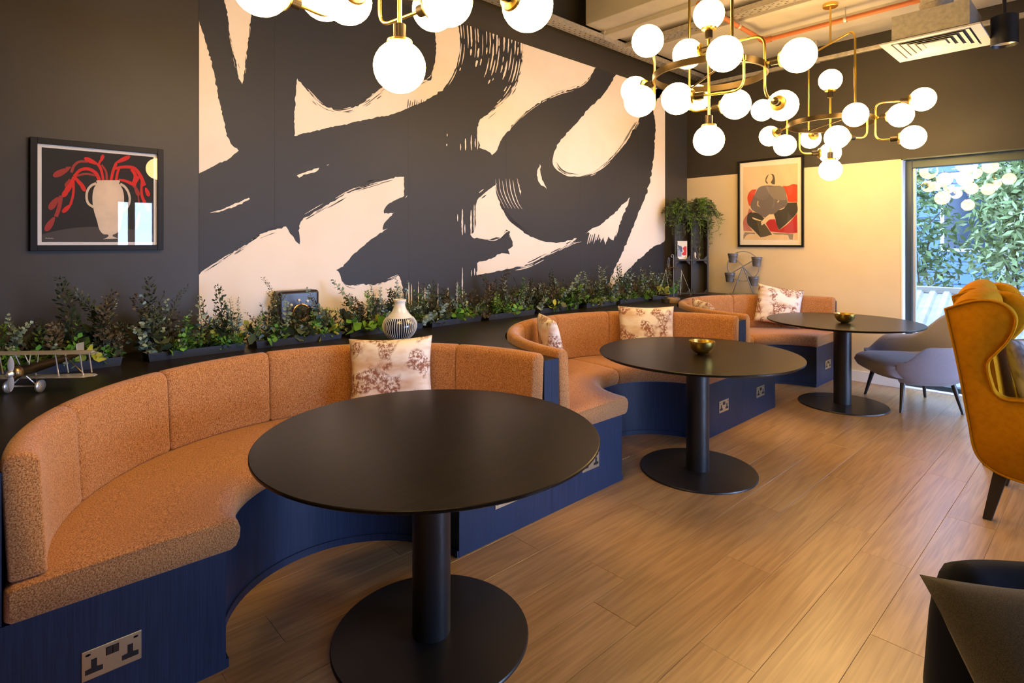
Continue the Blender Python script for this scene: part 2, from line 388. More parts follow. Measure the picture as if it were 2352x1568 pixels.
# ================================================================ OUTSIDE
gr = struct(obj('ground_outside', MB().box((-14, BY+T, -.3), (22, 40, -.06)), mat('paving', (.25, .26, .27), .9)))
struct(obj('ground_outside_side', MB().box((RX+T, -14, -.3), (22, BY+T, -.06)), mat('paving_side', (.22, .23, .24), .9)))
# sloping corrugated sheet with a capping rail
sh = thing('corrugated_sheet', (-1.0, 9.0, 0), 'pale corrugated metal sheet sloping below the hedge outside the window', 'metal sheet')
mb = MB(); vs = []; fs = []; n = 0; X0, X1, pit = -3.2, 4.0, .155
xs = []; x = X0
while x < X1: xs += [(x, 0), (x+.05, 0), (x+.075, .055), (x+.13, .055)]; x += pit
for (x, h) in xs:
    for (y, z) in ((.62, .72), (-.95, -.05)): vs.append((x, y + h*.5, z + h))
for i in range(len(xs)-1): fs.append((2*i, 2*i+1, 2*i+3, 2*i+2))
mb.add(vs, fs); me = mb.mesh('sheet'); s_ = link('sheet', me, mat('weathered_white_sheet', (.36, .36, .37), .6, noise=((2, 9, 9), (.28, .28, .28), .45, .7)), sh)
s_.modifiers.new('thick', 'SOLIDIFY').thickness = .006
obj('capping_rail', MB().box((X0, .60, .715), (X1, .76, .80)), mat('weathered_timber', (.33, .30, .25), .8), sh, bevel=.008)
# hedge: bamboo-like shrubs
leaf_pale = leafmat('hedge_leaf_pale', (.20, .30, .10), (.50, .58, .30), .5)
leaf_mid = leafmat('hedge_leaf_mid', (.07, .14, .05), (.26, .36, .14), .5)
bark = mat('hedge_stem', (.10, .075, .05), .8)
def shrub(x, y, z, w, d, h, nl, lm, label, seed, ll=.15):
    r = random.Random(seed); t = thing('hedge_shrub', (x, y, -.06), label, 'shrub', 'hedge shrubs outside')
    st = MB(); lv = MB()
    for i in range(9):
        bx, by = r.uniform(-w, w)*.5, r.uniform(-d, d)*.5
        pts = [(bx, by, 0)]
        for k in range(1, 6): pts.append((bx + r.uniform(-.1, .1)*k, by + r.uniform(-.06, .06)*k, h*k/5.2))
        st.tube(pts, [.016-.0022*k for k in range(6)], 6)
    for i in range(nl):
        q = r.random()*2*pi; rr = r.random()**.5; zz = z + (h-z)*r.random()**.8
        taper = 1 - .45*max(0, (zz-h*.55)/(h*.45))**2
        p = Vector((w*rr*cos(q)*taper, d*rr*sin(q)*taper, zz))
        a = Vector((r.gauss(0,1), r.gauss(0,1), r.gauss(-.5,.7))).normalized(); b = a.cross(Vector((r.gauss(0,1), r.gauss(0,1), r.gauss(0,1)))).normalized()
        l = ll*r.uniform(.6, 1.3); ww = l*.17
        lv.add([p, p + a*l*.45 + b*ww, p + a*l, p + a*l*.45 - b*ww], [(0,1,2,3)])
    obj('stems', st, bark, t, smooth=40); tag(obj('leaves', lv, lm, t), None, kind='stuff')
shrub(-.80, 11.3, .9, .85, .6, 3.4, 8000, leaf_pale, 'pale green bamboo shrub behind the left end of the corrugated sheet', 1)
shrub(.95, 11.3, .9, .85, .6, 3.8, 8000, leaf_pale, 'tall yellow green bamboo shrub behind the middle of the corrugated sheet', 2)
shrub(2.75, 11.3, .8, .9, .6, 3.5, 5000, leaf_mid, 'mid green shrub behind the right end of the corrugated sheet', 3)
shrub(-2.55, 11.3, .5, .85, .6, 2.7, 2600, leaf_mid, 'dark green low shrub left of the bamboo outside', 4)
shrub(.0, 10.4, .55, 1.3, .25, 1.25, 1400, leaf_mid, 'low creeping leafy shrub just above the sheet capping rail', 5, .09)
# building beyond
b = thing('neighbouring_building', (0, 16.5, 0), 'blue grey clad building beyond the hedge', 'building')
obj('wall', MB().box((-9, 0, -.06), (14, .5, 6.5)), mat('blue_cladding', (.10, .19, .34), .5, noise=((.6, 1, .6), (.15, .26, .42), .4, .6)), b)
for i in range(9):
    xx = -7.5 + i*2.3
    f = obj('window', MB().box((xx, -.06, 1.2), (xx+1.4, .02, 2.7)), M['alu_light'], b)
    obj('window_light', MB().box((xx+.08, -.075, 1.28), (xx+1.32, -.05, 2.62)), mat('dark_pane_%d' % i, (.03, .05, .08), .1), f)
for i in range(24): obj('cladding_board', MB().box((-9, -.03, .2+i*.26), (14, .01, .2+i*.26+.235)), mat('board_%d' % i, (.11, .20, .35), .5) if i == 0 else bpy.data.materials['board_0'], b)
gp = thing('garden_post', (-1.35, 13.4, -.06), 'pale square post standing behind the bamboo outside the window', 'post')
obj('post_shaft', MB().box((-.11, -.11, 0), (.11, .11, 4.2)), mat('pale_post', (.55, .55, .56), .7), gp, bevel=.006)
obj('post_cap', MB().box((-.13, -.13, 4.2), (.13, .13, 4.24)), bpy.data.materials['pale_post'], gp)
# ================================================================ MURAL
def smooth_poly(pts, step=6.0, jit=0.0, seed=0, close=True, lim=62):
    """Hermite curve through traced points; sharp corners stay sharp"""
    r = random.Random(seed); n = len(pts); P = [Vector((a, b)) for a, b in pts]; out = []
    def tan(i):
        a, b, c = P[(i-1) % n], P[i], P[(i+1) % n]; d0, d1 = b-a, c-b
        if d0.length < 1e-6 or d1.length < 1e-6: return None
        if d0.angle(d1) > R(lim): return None
        return (d0.normalized() + d1.normalized()).normalized()
    tl = [tan(i) if close or 0 < i < n-1 else None for i in range(n)]
    for i in range(n if close else n-1):
        a, b = P[i], P[(i+1) % n]; d = b-a; L = d.length
        if L < 1e-6: continue
        u = d.normalized(); m0 = (tl[i] or u)*L; m1 = (tl[(i+1) % n] or u)*L; k = max(1, int(L/step))
        for j in range(k):
            t = j/k; h = (2*t**3-3*t*t+1)*a + (t**3-2*t*t+t)*m0 + (3*t*t-2*t**3)*b + (t**3-t*t)*m1
            if jit and j: h = h + Vector((-u.y, u.x))*r.gauss(0, jit)
            out.append(h)
    if not close: out.append(P[-1])
    return out
MZ0, MZ1 = .81, 3.25
MY0, MY1 = .937, 6.02
mural = thing('brush_stroke_mural', (WX, (MY0+MY1)/2, MZ0), 'huge cream wall mural of sweeping charcoal brush strokes above the planters', 'mural')
MO = Vector(mural.location)
ys = [MY0, 1.38, 2.40, 3.42, 4.44, 5.46, MY1]
for i in range(6):
    a = MB().box((.0005, ys[i]+(.0008 if i else 0)-MO.y, 0), (.0022, ys[i+1]-MO.y, MZ1-MZ0)); obj('wallpaper_drop', a, M['print_dark'], mural)
def flat(name, pix, h, m, step=6, jit=.5, seed=0, lim=62, raw=False):
    pts = pix if raw else smooth_poly(pix, step, jit, seed, lim=lim)
    vs = []
    for p in pts:
        q = on_x(p[0], p[1], WX + h); q.y = min(max(q.y, MY0), MY1); q.z = min(max(q.z, MZ0), MZ1); vs.append(q - MO)
    mb = MB(); n = len(vs); mb.v = [tuple(v) for v in vs]; mb.f = [tuple(range(n))]
    me = bpy.data.meshes.new(name); me.from_pydata(mb.v, [], mb.f)
    bm = bmesh.new(); bm.from_mesh(me); bmesh.ops.triangulate(bm, faces=bm.faces); 
    for f in bm.faces:
        if f.normal.x < 0: f.normal_flip()
    bm.to_mesh(me); bm.free()
    return link(name, me, m, mural)
CR, DK = M['print_cream'], M['print_dark']
shapes = [
 [(452,36),(471,92),(490,161),(500,214),(513,272),(528,325),(538,338),(548,346),(525,365),(500,376),(452,401)],
 [(505,-60),(605,-60),(580,0),(576,42),(569,103),(561,168),(556,193),(551,184),(540,134),(528,80),(521,23),(515,0)],
 [(683,180),(702,203),(718,220),(741,241),(771,252),(802,250),(836,235),(861,214),(894,190),(948,184),(990,184),(1001,126),(1000,61),(1003,-60),(1050,-60),(1053,61),(1057,99),(1050,145),(1038,176),(1019,203),(986,226),(944,245),(902,262),(833,276),(775,289),(718,302),(676,312),(676,268),(680,214)],
 [(1203,60),(1380,110),(1364,161),(1344,188),(1318,203),(1283,214),(1249,230),(1214,253),(1188,276),(1165,302),(1149,325),(1142,344),(1130,356),(1115,344),(1101,339),(1101,279),(1134,253),(1168,222),(1188,191),(1199,145)],
 [(1430,140),(1413,174),(1398,199),(1379,226),(1356,245),(1333,272),(1306,302),(1283,329),(1272,352),(1269,371),(1276,387),(1291,398),(1318,405),(1348,402),(1375,388),(1402,367),(1425,341),(1444,318),(1459,291),(1473,268),(1494,250),(1508,232),(1525,200),(1525,165)],
 [(1506,206),(1500,240),(1505,283),(1504,329),(1501,367),(1494,413),(1482,452),(1465,494),(1448,536),(1421,600),(1402,640),(1390,668),(1410,668),(1428,638),(1440,622),(1463,600),(1497,570),(1535,543),(1535,190)],
 [(1447,453),(1425,475),(1406,494),(1383,513),(1356,528),(1344,537),(1352,533),(1360,541),(1365,534),(1370,548),(1375,538),(1382,552),(1386,544),(1391,562),(1397,542),(1401,548),(1409,552),(1425,509),(1440,475)],
 [(1096,460),(1110,446),(1128,432),(1141,421),(1139,436),(1145,459),(1161,494),(1184,517),(1214,540),(1245,553),(1283,557),(1325,547),(1317,554),(1282,573),(1252,588),(1213,607),(1167,617),(1125,627),(1095,632),(1096,604),(1112,599),(1129,594),(1152,581),(1171,584),(1167,573),(1178,565),(1175,550),(1170,543),(1172,532),(1163,527),(1150,545),(1135,546),(1120,550),(1100,547),(1085,545),(1080,538),(1090,530),(1092,500)],
 [(452,635),(504,600),(557,566),(603,536),(657,520),(664,532),(676,548),(688,561),(688,540),(691,509),(718,490),(764,463),(814,436),(871,417),(919,406),(928,406),(928,450),(909,459),(890,470),(884,478),(882,490),(907,488),(882,513),(879,528),(890,524),(856,547),(833,566),(810,585),(798,600),(788,612),(772,620),(780,628),(785,645),(800,655),(830,652),(862,654),(890,645),(915,632),(918,636),(919,840),(452,860)],
 [(482,489),(500,483),(530,472),(572,454),(574,457),(545,471),(507,485)],
 [(682,403),(700,396),(733,385),(731,390),(705,400),(687,408)],
 [(1240,377),(1233,402),(1240,421),(1256,434),(1245,413),(1241,394)],
 [(1187,408),(1191,429),(1197,450),(1193,425)],
 [(930,455),(936,448),(934,452)],
 [(750,379),(757,377),(752,380)],
]
for i, s_ in enumerate(shapes): flat('cream_shape', s_, .0034, CR, 5, .9, i)
# dry-brush streaks: slivers along a guide curve
sl_c, sl_d = [], []
def sliver(path, w, dst, seed):
    r = random.Random(seed); P = smooth_poly(path, 5, 0, close=False, lim=80); n = len(P)
    if n < 3: return
    L, Rr = [], []
    for i, p in enumerate(P):
        t = (P[min(i+1, n-1)] - P[max(i-1, 0)]).normalized(); nn = Vector((-t.y, t.x)); k = sin(pi*(i+.15)/(n-.7))**.5
        L.append(p + nn*w*k*r.uniform(.35, .65)); Rr.append(p - nn*w*k*r.uniform(.35, .65))
    dst.append(L + Rr[::-1])
I_ = [(1053,55),(1056,99),(1050,145),(1038,176),(1019,205),(1000,218)]; O_ = [(1204,80),(1201,130),(1189,188),(1170,222),(1136,254),(1103,278)]
def lerp_path(f, a, b):
    A = [Vector(p) for p in smooth_poly(I_, 6, 0, close=False, lim=90)]; B = [Vector(p) for p in smooth_poly(O_, 6, 0, close=False, lim=90)]
    out = []; n = 40
    for k in range(n):
        t = a + (b-a)*k/(n-1); pa = A[min(int(t*len(A)), len(A)-1)]; pb = B[min(int(t*len(B)), len(B)-1)]; p = pa*(1-f) + pb*f; out.append((p.x, p.y))
    return out[::4] + [out[-1]]
r = random.Random(5)
for f, a, b, w in ((.03,0,.8,2.5),(.08,.0,.6,2),(.13,0,.35,3),(.19,0,.42,4.5),(.25,.02,.38,3),(.30,.0,.48,4),(.36,.1,.45,2.5),(.43,.02,.3,2.5),(.48,.0,.55,3),(.53,.05,.5,3.5),(.58,.02,.6,3.5),(.62,.1,.55,2.5),(.70,.0,.45,3),(.76,.0,.5,3.5),(.81,.02,.4,3),(.87,.0,.6,3),(.92,.0,.75,3),(.96,.0,.9,3.5),(.985,.05,1,2.5)):
    t = a
    while t < b:
        e = min(b, t + r.uniform(.06, .30)); sliver(lerp_path(f + r.uniform(-.006, .006), t, e), w*r.uniform(.6, 1.2), sl_c, r.random()); t = e + r.uniform(.01, .07)
# streaks of the loop at right centre
for k in range(6):
    x0 = 1138 + k*8; sliver([(x0, 408+k*1.5+r.uniform(-5,5)), (x0+4, 440), (x0+14, 462+k*1.4), (x0+22, 478+k*.5)], 1.9*r.uniform(.4, 1.0), sl_c, k)
for k in range(6): sliver([(1150+k*3, 468+k*4), (1168+k*4, 503+k*2), (1190+k*5, 522+k*2), (1213, 538)], 1.8, sl_d, k)
# vertical ticks and drips
for x0, y0, y1, w in ((1027,307,313,2),(1026,330,335,3),(1058,330,345,2),(1069,318,345,3),(1083,310,345,2.5),(1097,290,343,3),(1092,318,338,2),(1051,492,508,2),(1062,480,540,3.5),(1068,515,535,2),(1082,482,540,3.5),(1089,470,535,2.5)):
    sliver([(x0, y0), (x0+r.uniform(-1,1), (y0+y1)/2), (x0, y1)], w, sl_c, x0)
for x0, y0, y1, w in ((933,668,760,4),(939,648,760,6),(945,652,760,5),(961,646,760,4),(976,658,755,5),(983,668,755,4),(1006,650,750,3.5),(1029,660,745,6),(1036,684,740,4),(1050,648,735,4.5),(1062,614,730,4.5),(1083,620,634,3),(1090,616,632,4)):
    sliver([(x0, y0), (x0, (y0+y1)/2), (x0+r.uniform(-1,1), y1)], w*.6, sl_c, x0)
# ragged edges: dark slivers over cream and cream slivers over dark
def rag(path, n, w, spread, seed, both=True):
    q = random.Random(seed); P = smooth_poly(path, 3, 0, close=False, lim=90); m = len(P)
    for k in range(n):
        i0 = q.randrange(0, max(1, m-4)); ln = q.randint(4, max(5, m//4)); seg = P[i0:i0+ln:2]
        if len(seg) < 3: continue
        t = (seg[-1]-seg[0]).normalized(); nn = Vector((-t.y, t.x)); off = q.uniform(-spread, spread)
        sliver([(p.x + nn.x*off, p.y + nn.y*off) for p in seg], w*q.uniform(.4, 1.1), sl_d if (both and q.random() < .5) else sl_c, q.random())
rag([(703,206),(741,243),(771,254),(802,252),(836,237),(870,212),(900,190)], 30, 2.2, 9, 1)
rag([(830,238),(860,215),(895,188)], 18, 2.2, 14, 2)
rag([(965,188),(985,176),(993,165)], 14, 1.8, 10, 3)
rag([(460,628),(504,600),(557,566),(603,536),(657,520)], 30, 2.4, 8, 4)
rag([(700,500),(764,463),(814,436),(871,417),(922,404)], 30, 2.2, 8, 5)
rag([(1272,372),(1291,396),(1318,404),(1348,401),(1375,388),(1402,367),(1440,322),(1466,280)], 34, 2.0, 7, 6)
rag([(1345,547),(1317,553),(1282,573),(1252,588),(1213,607),(1167,617)], 26, 2.6, 7, 7)
rag([(1098,455),(1116,441),(1138,423)], 22, 2.6, 12, 8)
rag([(1364,161),(1344,188),(1318,203),(1283,214),(1249,230),(1214,253),(1165,302),(1149,325),(1130,352)], 20, 1.6, 4, 9)
rag([(521,23),(528,80),(540,134),(551,184)], 14, 1.6, 5, 10); rag([(576,42),(569,103),(561,168)], 8, 1.6, 4, 11)
rag([(1106,278),(1134,255),(1168,224),(1188,193),(1199,148)], 18, 2.2, 6, 12)
rag([(1108,545),(1140,548),(1165,528),(1176,552)], 16, 1.8, 6, 13)
rag([(780,630),(800,654),(862,654),(915,634)], 14, 1.8, 5, 14)
for k, x0 in enumerate(range(938, 985, 5)): sliver([(x0, 228+(k%3)*3), (x0-1, 240), (x0-2, 250-(k*1.2))], 2.2, sl_d, k)
for k in range(14):
    x0 = 1352 + k*5; sliver([(x0+6, 528-k*2.2), (x0+2, 540-k), (x0-3, 556-k+r.uniform(-5, 8))], 2.4, sl_c, k+50)
def join(name, polys, h, m):
    mb = MB()
    for L in polys:
        vs = []
        for p in L:
            q = on_x(p[0], p[1], WX + h); vs.append((q.x-MO.x, min(max(q.y, MY0), MY1)-MO.y, min(max(q.z, MZ0), MZ1)-MO.z))
        n = len(vs)//2; N = len(vs); mb.add(vs, [(i, i+1, N-2-i, N-1-i) for i in range(n-1)])
    me = bpy.data.meshes.new(name); me.from_pydata(mb.v, [], mb.f)
    bm = bmesh.new(); bm.from_mesh(me); bmesh.ops.triangulate(bm, faces=bm.faces)
    for f in bm.faces:
        if f.normal.x < 0: f.normal_flip()
    bm.to_mesh(me); bm.free()
    tag(link(name, me, m, mural), None, kind='stuff')
join('cream_bristle_marks', sl_c, .0046, CR); join('dark_bristle_marks', sl_d, .0043, DK)

# ================================================================ PICTURES
def picture(name, A, B, z0, z1, plane, label, fw, mount, build):
    """A,B: ends of the lower edge on the wall plane; plane: ('x', value) or ('y', value)"""
    ax, val = plane
    c = ((WX, (A+B)/2, z0) if ax == 'x' else ((A+B)/2, BY, z0))
    t = thing(name, c, label, 'picture'); w = (B-A)/2; h = z1-z0
    rz = R(90) if ax == 'x' else 0      # local: x along the wall, -y towards the room
    t.rotation_euler = (0, 0, rz)
    if ax == 'x': t.location = (WX, (A+B)/2, z0)
    D = .030
    for a, b in (((-w, -D, 0), (-w+fw, 0, h)), ((w-fw, -D, 0), (w, 0, h)), ((-w+fw, -D, 0), (w-fw, 0, fw)), ((-w+fw, -D, h-fw), (w-fw, 0, h))):
        obj('frame_rail', MB().box(a, b), M['frame_black'], t, bevel=.002)
    obj('mount_card', MB().box((-w+fw, -.010, fw), (w-fw, -.004, h-fw)), M['mount'], t)
    build(t, w, h)
    obj('picture_glass', MB().add([(-w+fw, -.022, fw), (w-fw, -.022, fw), (w-fw, -.022, h-fw), (-w+fw, -.022, h-fw)], [(0,1,2,3)]), M['glass'], t)
    return t
def print_shape(name, t, pts, h, m, conv, lim=62, raw=False, part=True):
    P = smooth_poly(pts, 4, 0, lim=lim); vs = [conv(p, h) for p in P]
    me = bpy.data.meshes.new(name); me.from_pydata([tuple(v) for v in vs], [], [tuple(range(len(vs)))])
    bm = bmesh.new(); bm.from_mesh(me); bmesh.ops.triangulate(bm, faces=bm.faces)
    for f in bm.faces:
        if f.normal.y > 0: f.normal_flip()
    bm.to_mesh(me); bm.free(); return link(name, me, m, t)
# --- left picture: red stems in a pale vase
PXW = WX + .012
PM = {'bg': mat('print_black', (.016, .014, .012), .7), 'table': mat('print_brown_grey', (.075, .060, .050), .7), 'vase': mat('print_cream_vase', (.72, .58, .42), .7, noise=(14, (.60, .48, .35), .45, .75)),
      'red': mat('print_scarlet', (.70, .020, .010), .7), 'red2': mat('print_deep_red', (.38, .035, .025), .7), 'ink': mat('print_ink_white', (.6, .55, .5), .7)}
def art_vase(t, w, h):
    S = 5.406
    mc = t.matrix_basis.inverted()
    # bilinear map of the traced picture (crop pixels) onto the print
    def conv(p, hh):
        u = (p[0] - (212 + (p[1]-175)*.026)) / 1425.0; tl = 175 + u*97; bl = 1387 - u*30
        v = (p[1]-tl) / (bl-tl)
        x = -w + .046 + u*(2*w - .092); z = h - .046 - v*(h - .092)
        return Vector((x, -.0105-hh, z))
    obj('print', MB().box((-w+.046, -.0108, .046), (w-.046, -.009, h-.046)), PM['bg'], t)
    print_shape('printed_tabletop', t, [(245,1290),(450,1230),(680,1192),(900,1180),(1250,1190),(1660,1250),(1665,1357),(245,1385)], .0006, PM['table'], conv)
    lift = [0]
    def stroke(path, w0, w1, m, blob=None):
        lift[0] += .00003
        P = smooth_poly(path, 12, 0, close=False, lim=90); n = len(P); L, Q = [], []
        for i, p in enumerate(P):
            tt = (P[min(i+1, n-1)]-P[max(i-1, 0)]).normalized(); nn = Vector((-tt.y, tt.x)); k = w0 + (w1-w0)*i/(n-1)
            L.append(p + nn*k); Q.append(p - nn*k)
        pts = L + Q[::-1]; vs = [tuple(conv(p, lift[0] + (.0012 if m is PM['red'] else .0009 if m is PM['red2'] else .0024))) for p in pts]; N = len(vs)
        mb = MB().add(vs, [(i, i+1, N-2-i, N-1-i) for i in range(n-1)])
        if blob:
            (cx_, cy_), (dx, dy), a, b = blob; d = Vector((dx, dy)).normalized(); e = Vector((-d.y, d.x)); ring = []
            for k in range(20):
                q = 2*pi*k/20; s_ = .75 + .25*cos(q); pp = Vector((cx_, cy_)) + d*a*cos(q) + e*b*sin(q)*s_; ring.append(tuple(conv(pp, lift[0] + (.00125 if m is PM['red'] else .00095))))
            mb.add(ring, [tuple(range(20))])
        me = bpy.data.meshes.new('printed_stem'); me.from_pydata(mb.v, [], mb.f)
        bm = bmesh.new(); bm.from_mesh(me); bmesh.ops.triangulate(bm, faces=bm.faces)
        for f in bm.faces:
            if f.normal.y > 0: f.normal_flip()
        bm.to_mesh(me); bm.free(); link('printed_stem', me, m, t)
    r1, r2 = PM['red'], PM['red2']
    stroke([(1015,590),(1000,470),(940,380)], 16, 12, r2); stroke([(760,345),(660,350),(600,400),(570,490)], 14, 18, r2); stroke([(620,535),(740,505),(880,520)], 14, 14, r2)
    stroke([(560,425),(500,430)], 10, 12, r2, ((450,490), (-1,.55), 110, 52)); stroke([(560,580),(540,620)], 20, 26, r2, ((535,630), (-.5,1), 60, 42))
    stroke([(455,800),(400,860)], 14, 22, r2, ((370,890), (-.6,1), 95, 52)); stroke([(455,790),(430,960),(400,1060)], 24, 24, r2, ((335,1155), (-.55,1), 105, 50))
    stroke([(970,590),(930,430),(890,370)], 16, 18, r1, ((810,340), (-1,-.45), 100, 38)); stroke([(905,375),(930,320)], 14, 12, r1, ((945,298), (.35,-1), 48, 30))
    stroke([(920,585),(870,490),(770,440),(680,455),(600,540)], 22, 18, r1); stroke([(600,540),(690,640)], 18, 24, r1, ((705,660), (.55,1), 78, 34))
    stroke([(600,545),(570,640),(520,720)], 18, 34, r1, ((510,740), (-.55,1), 75, 42)); stroke([(595,560),(598,760),(570,900)], 14, 16, r1, ((525,950), (-.75,.8), 75, 36))
    stroke([(1065,590),(1095,450),(1130,360)], 18, 20, r1, ((1215,312), (1,-.45), 108, 36)); stroke([(1135,590),(1150,480),(1170,425)], 18, 16, r1)
    stroke([(1105,430),(1230,405),(1370,420),(1450,500),(1520,640)], 16, 26, r1, ((1560,720), (.5,1), 62, 36)); stroke([(1330,430),(1390,510),(1370,640)], 16, 34, r1); stroke([(1170,570),(1260,585),(1350,620)], 12, 22, r1)
    stroke([(1430,520),(1365,640)], 30, 26, r1); stroke([(1360,630),(1400,670)], 20, 20, r2, ((1415,710), (.5,1), 70, 36)); stroke([(1480,570),(1485,760),(1530,860)], 14, 22, r1, ((1560,900), (.6,1), 70, 30))
    stroke([(1435,770),(1455,900)], 8, 10, r2, ((1440,1080), (-.2,1), 120, 28))
    print_shape('printed_vase', t, [(880,583),(1180,575),(1185,600),(1170,612),(1215,680),(1243,780),(1235,960),(1215,1140),(1195,1215),(1150,1260),(1110,1275),(1105,1295),(1150,1312),(1183,1325),(985,1336),(1040,1308),(1055,1290),(1045,1278),(985,1270),(935,1215),(905,1120),(850,940),(835,800),(850,690),(890,612),(880,600)], .0032, PM['vase'], conv, 50)
    for hand in ([(880,622),(820,650),(775,710),(762,800),(785,880),(850,928)], [(1190,622),(1250,660),(1300,730),(1322,830),(1290,920),(1238,958)]): stroke(hand, 16, 15, PM['vase'])
    for k in range(6): stroke([(285+k*16, 1342), (292+k*16, 1330+(k%2)*8), (300+k*16, 1345)], 2.4, 2.4, PM['ink'])
picture('vase_print', .165, .748, 1.375, 1.950, ('x', WX), 'black framed print of red drooping stems in a cream vase on charcoal wall', .029, 0, art_vase)
# --- right picture: seated figure on a red sofa
FM = {'bg': mat('print_sand', (.74, .56, .36), .7), 'red': mat('print_orange_red', (.66, .060, .015), .7), 'crim': mat('print_crimson', (.48, .025, .03), .7), 'pink': mat('print_dusty_pink', (.48, .17, .14), .7),
      'grey': mat('print_mauve_grey', (.17, .14, .14), .7), 'lgrey': mat('print_warm_grey', (.26, .215, .18), .7), 'char': mat('print_charcoal', (.055, .048, .04), .7), 'brown': mat('print_olive_black', (.10, .085, .055), .7), 'skin': mat('print_sand_pale', (.78, .62, .42), .7)}
def art_figure(t, w, h):
    def conv(p, hh):
        u = (p[0]-118)/(1043-118.0); tp = 212 - u*102; bt = 1462
        v = (p[1]-tp)/(bt-tp); return Vector((-w+.022 + u*(2*w-.044), -.0105-hh, h-.022 - v*(h-.044)))
    P = lambda n, pts, hh, m, lim=62: print_shape(n, t, pts, hh, FM[m], conv, lim)
    P('printed_ground', [(165,270),(985,205),(985,1382),(170,1382)], .0003, 'bg', 10)
    P('printed_sofa', [(380,605),(300,620),(255,670),(235,740),(262,860),(285,860)], .0006, 'red'); P('printed_sofa', [(770,555),(850,552),(920,525),(980,535),(980,800),(850,800),(820,660)], .0006, 'red')
    P('printed_sofa', [(262,900),(320,945),(230,1000),(172,1090),(175,1245),(320,1250),(240,1130),(240,985)], .0006, 'pink', 50); P('printed_sofa', [(520,1130),(570,1075),(660,1065),(680,1140),(715,1235),(850,1130),(975,980),(982,1270),(900,1282),(760,1270),(590,1255)], .0006, 'crim', 50)
    P('printed_sofa_leg', [(195,1265),(355,1275),(355,1295),(260,1295),(215,1320),(175,1378),(172,1320)], .0006, 'lgrey', 50); P('printed_sofa_leg', [(620,1278),(780,1280),(925,1290),(915,1378),(870,1375),(850,1310),(780,1300),(640,1292)], .0006, 'lgrey', 50)
    P('printed_leg', [(345,962),(420,985),(500,1055),(465,1092),(440,1080),(520,1170),(615,1300),(500,1335),(440,1345),(330,1230),(240,1140),(232,1040),(260,985)], .0009, 'char', 50); P('printed_leg', [(370,1060),(450,1090),(520,1160),(612,1298),(500,1335),(440,1345),(412,1230)], .0012, 'brown', 50)
    P('printed_leg', [(840,810),(975,805),(980,950),(850,1110),(718,1232),(680,1140),(660,1040),(640,985),(680,935),(780,905)], .0009, 'char', 50)
    P('printed_jumper', [(440,565),(540,545),(640,552),(760,560),(800,600),(830,720),(842,810),(820,860),(720,920),(640,985),(570,990),(550,1055),(500,1040),(400,975),(310,920),(283,860),(310,770),(370,650),(400,595)], .0012, 'grey', 50)
    P('printed_jumper', [(515,560),(600,566),(760,560),(800,600),(830,720),(836,770),(720,770),(640,745),(580,680)], .0015, 'lgrey', 50)
    P('printed_line', [(395,785),(410,790),(402,845),(440,885),(390,855)], .0018, 'skin', 50); P('printed_line', [(690,805),(715,770),(722,785),(700,810)], .0018, 'skin', 50)
    P('printed_hand', [(575,995),(640,992),(660,1050),(590,1065),(530,1110),(490,1140),(455,1160),(450,1105),(500,1055)], .0016, 'skin', 50); P('printed_hand', [(310,1035),(340,1045),(450,1085),(440,1095),(320,1055)], .0016, 'skin', 50)
    P('printed_hair', [(590,365),(635,378),(655,430),(658,530),(620,525),(595,500),(625,440),(615,390)], .0012, 'brown'); P('printed_hair', [(570,372),(545,425),(530,470),(552,510),(545,525),(520,500),(515,460),(535,405)], .0012, 'brown')
picture('figure_print', -3.085, -2.351, 1.366, 2.371, ('y', BY), 'black framed print of a seated figure in grey on a red sofa', .022, 0, art_figure)
# ================================================================ BANQUETTES AND WORKTOP
BXC = -2.02                      # front plane of the benches
PITCH = 2.197
YC = [1.075, 1.075+PITCH, 1.075+2*PITCH]
ZC = .805                        # worktop height
R_CUT, R_IN, R_OUT = .488, .955, 1.042
SEAT_Z0, SEAT_Z1 = .393, .500
def pol(yc, r, q, x0=BXC): return (x0 - r*sin(q), yc - r*cos(q))       # q=0 at the low-y end, pi at the high-y end
def half_block(mb, yc, r, y0, y1, xb, z0, z1, x0=BXC, n=48):
    """block [xb..x0] x [y0..y1] with a half-round bay of radius r cut into its front"""
    ins, outs = [], []
    for i in range(n+1):
        q = pi*i/n; px, py = pol(yc, r, q, x0); ins.append((px, py))
        dx, dy = -sin(q), -cos(q); k = 1e9
        if dy < -1e-6: k = min(k, (y0-yc)/dy)
        if dy > 1e-6: k = min(k, (y1-yc)/dy)
        if dx < -1e-6: k = min(k, (xb-x0)/dx)
        outs.append((x0 + dx*k, yc + dy*k))
    # make sure the two back corners are part of the outline
    for cy in (y0, y1):
        q = math.atan2(x0-xb, -(cy-yc)); i = min(range(n+1), key=lambda j: abs(pi*j/n - q)); outs[i] = (xb, cy)
    rings = [[(ins[i][0], ins[i][1], z0), (outs[i][0], outs[i][1], z0), (outs[i][0], outs[i][1], z1), (ins[i][0], ins[i][1], z1)] for i in range(n+1)]
    mb.sweep(rings)
def round_rect(a0, a1, b0, b1, ra, n=5, rad=None):
    """closed section in (r, z) with rounded corners; rad = (low-in, low-out, high-out, high-in)"""
    rad = rad or (ra,)*4; pts = []
    for (cx_, cy_, r_, q0) in ((a0+rad[0], b0+rad[0], rad[0], pi), (a1-rad[1], b0+rad[1], rad[1], 1.5*pi), (a1-rad[2], b1-rad[2], rad[2], 0), (a0+rad[3], b1-rad[3], rad[3], .5*pi)):
        for k in range(n+1): q = q0 + .5*pi*k/n; pts.append((cx_ + r_*cos(q), cy_ + r_*sin(q)))
    return pts
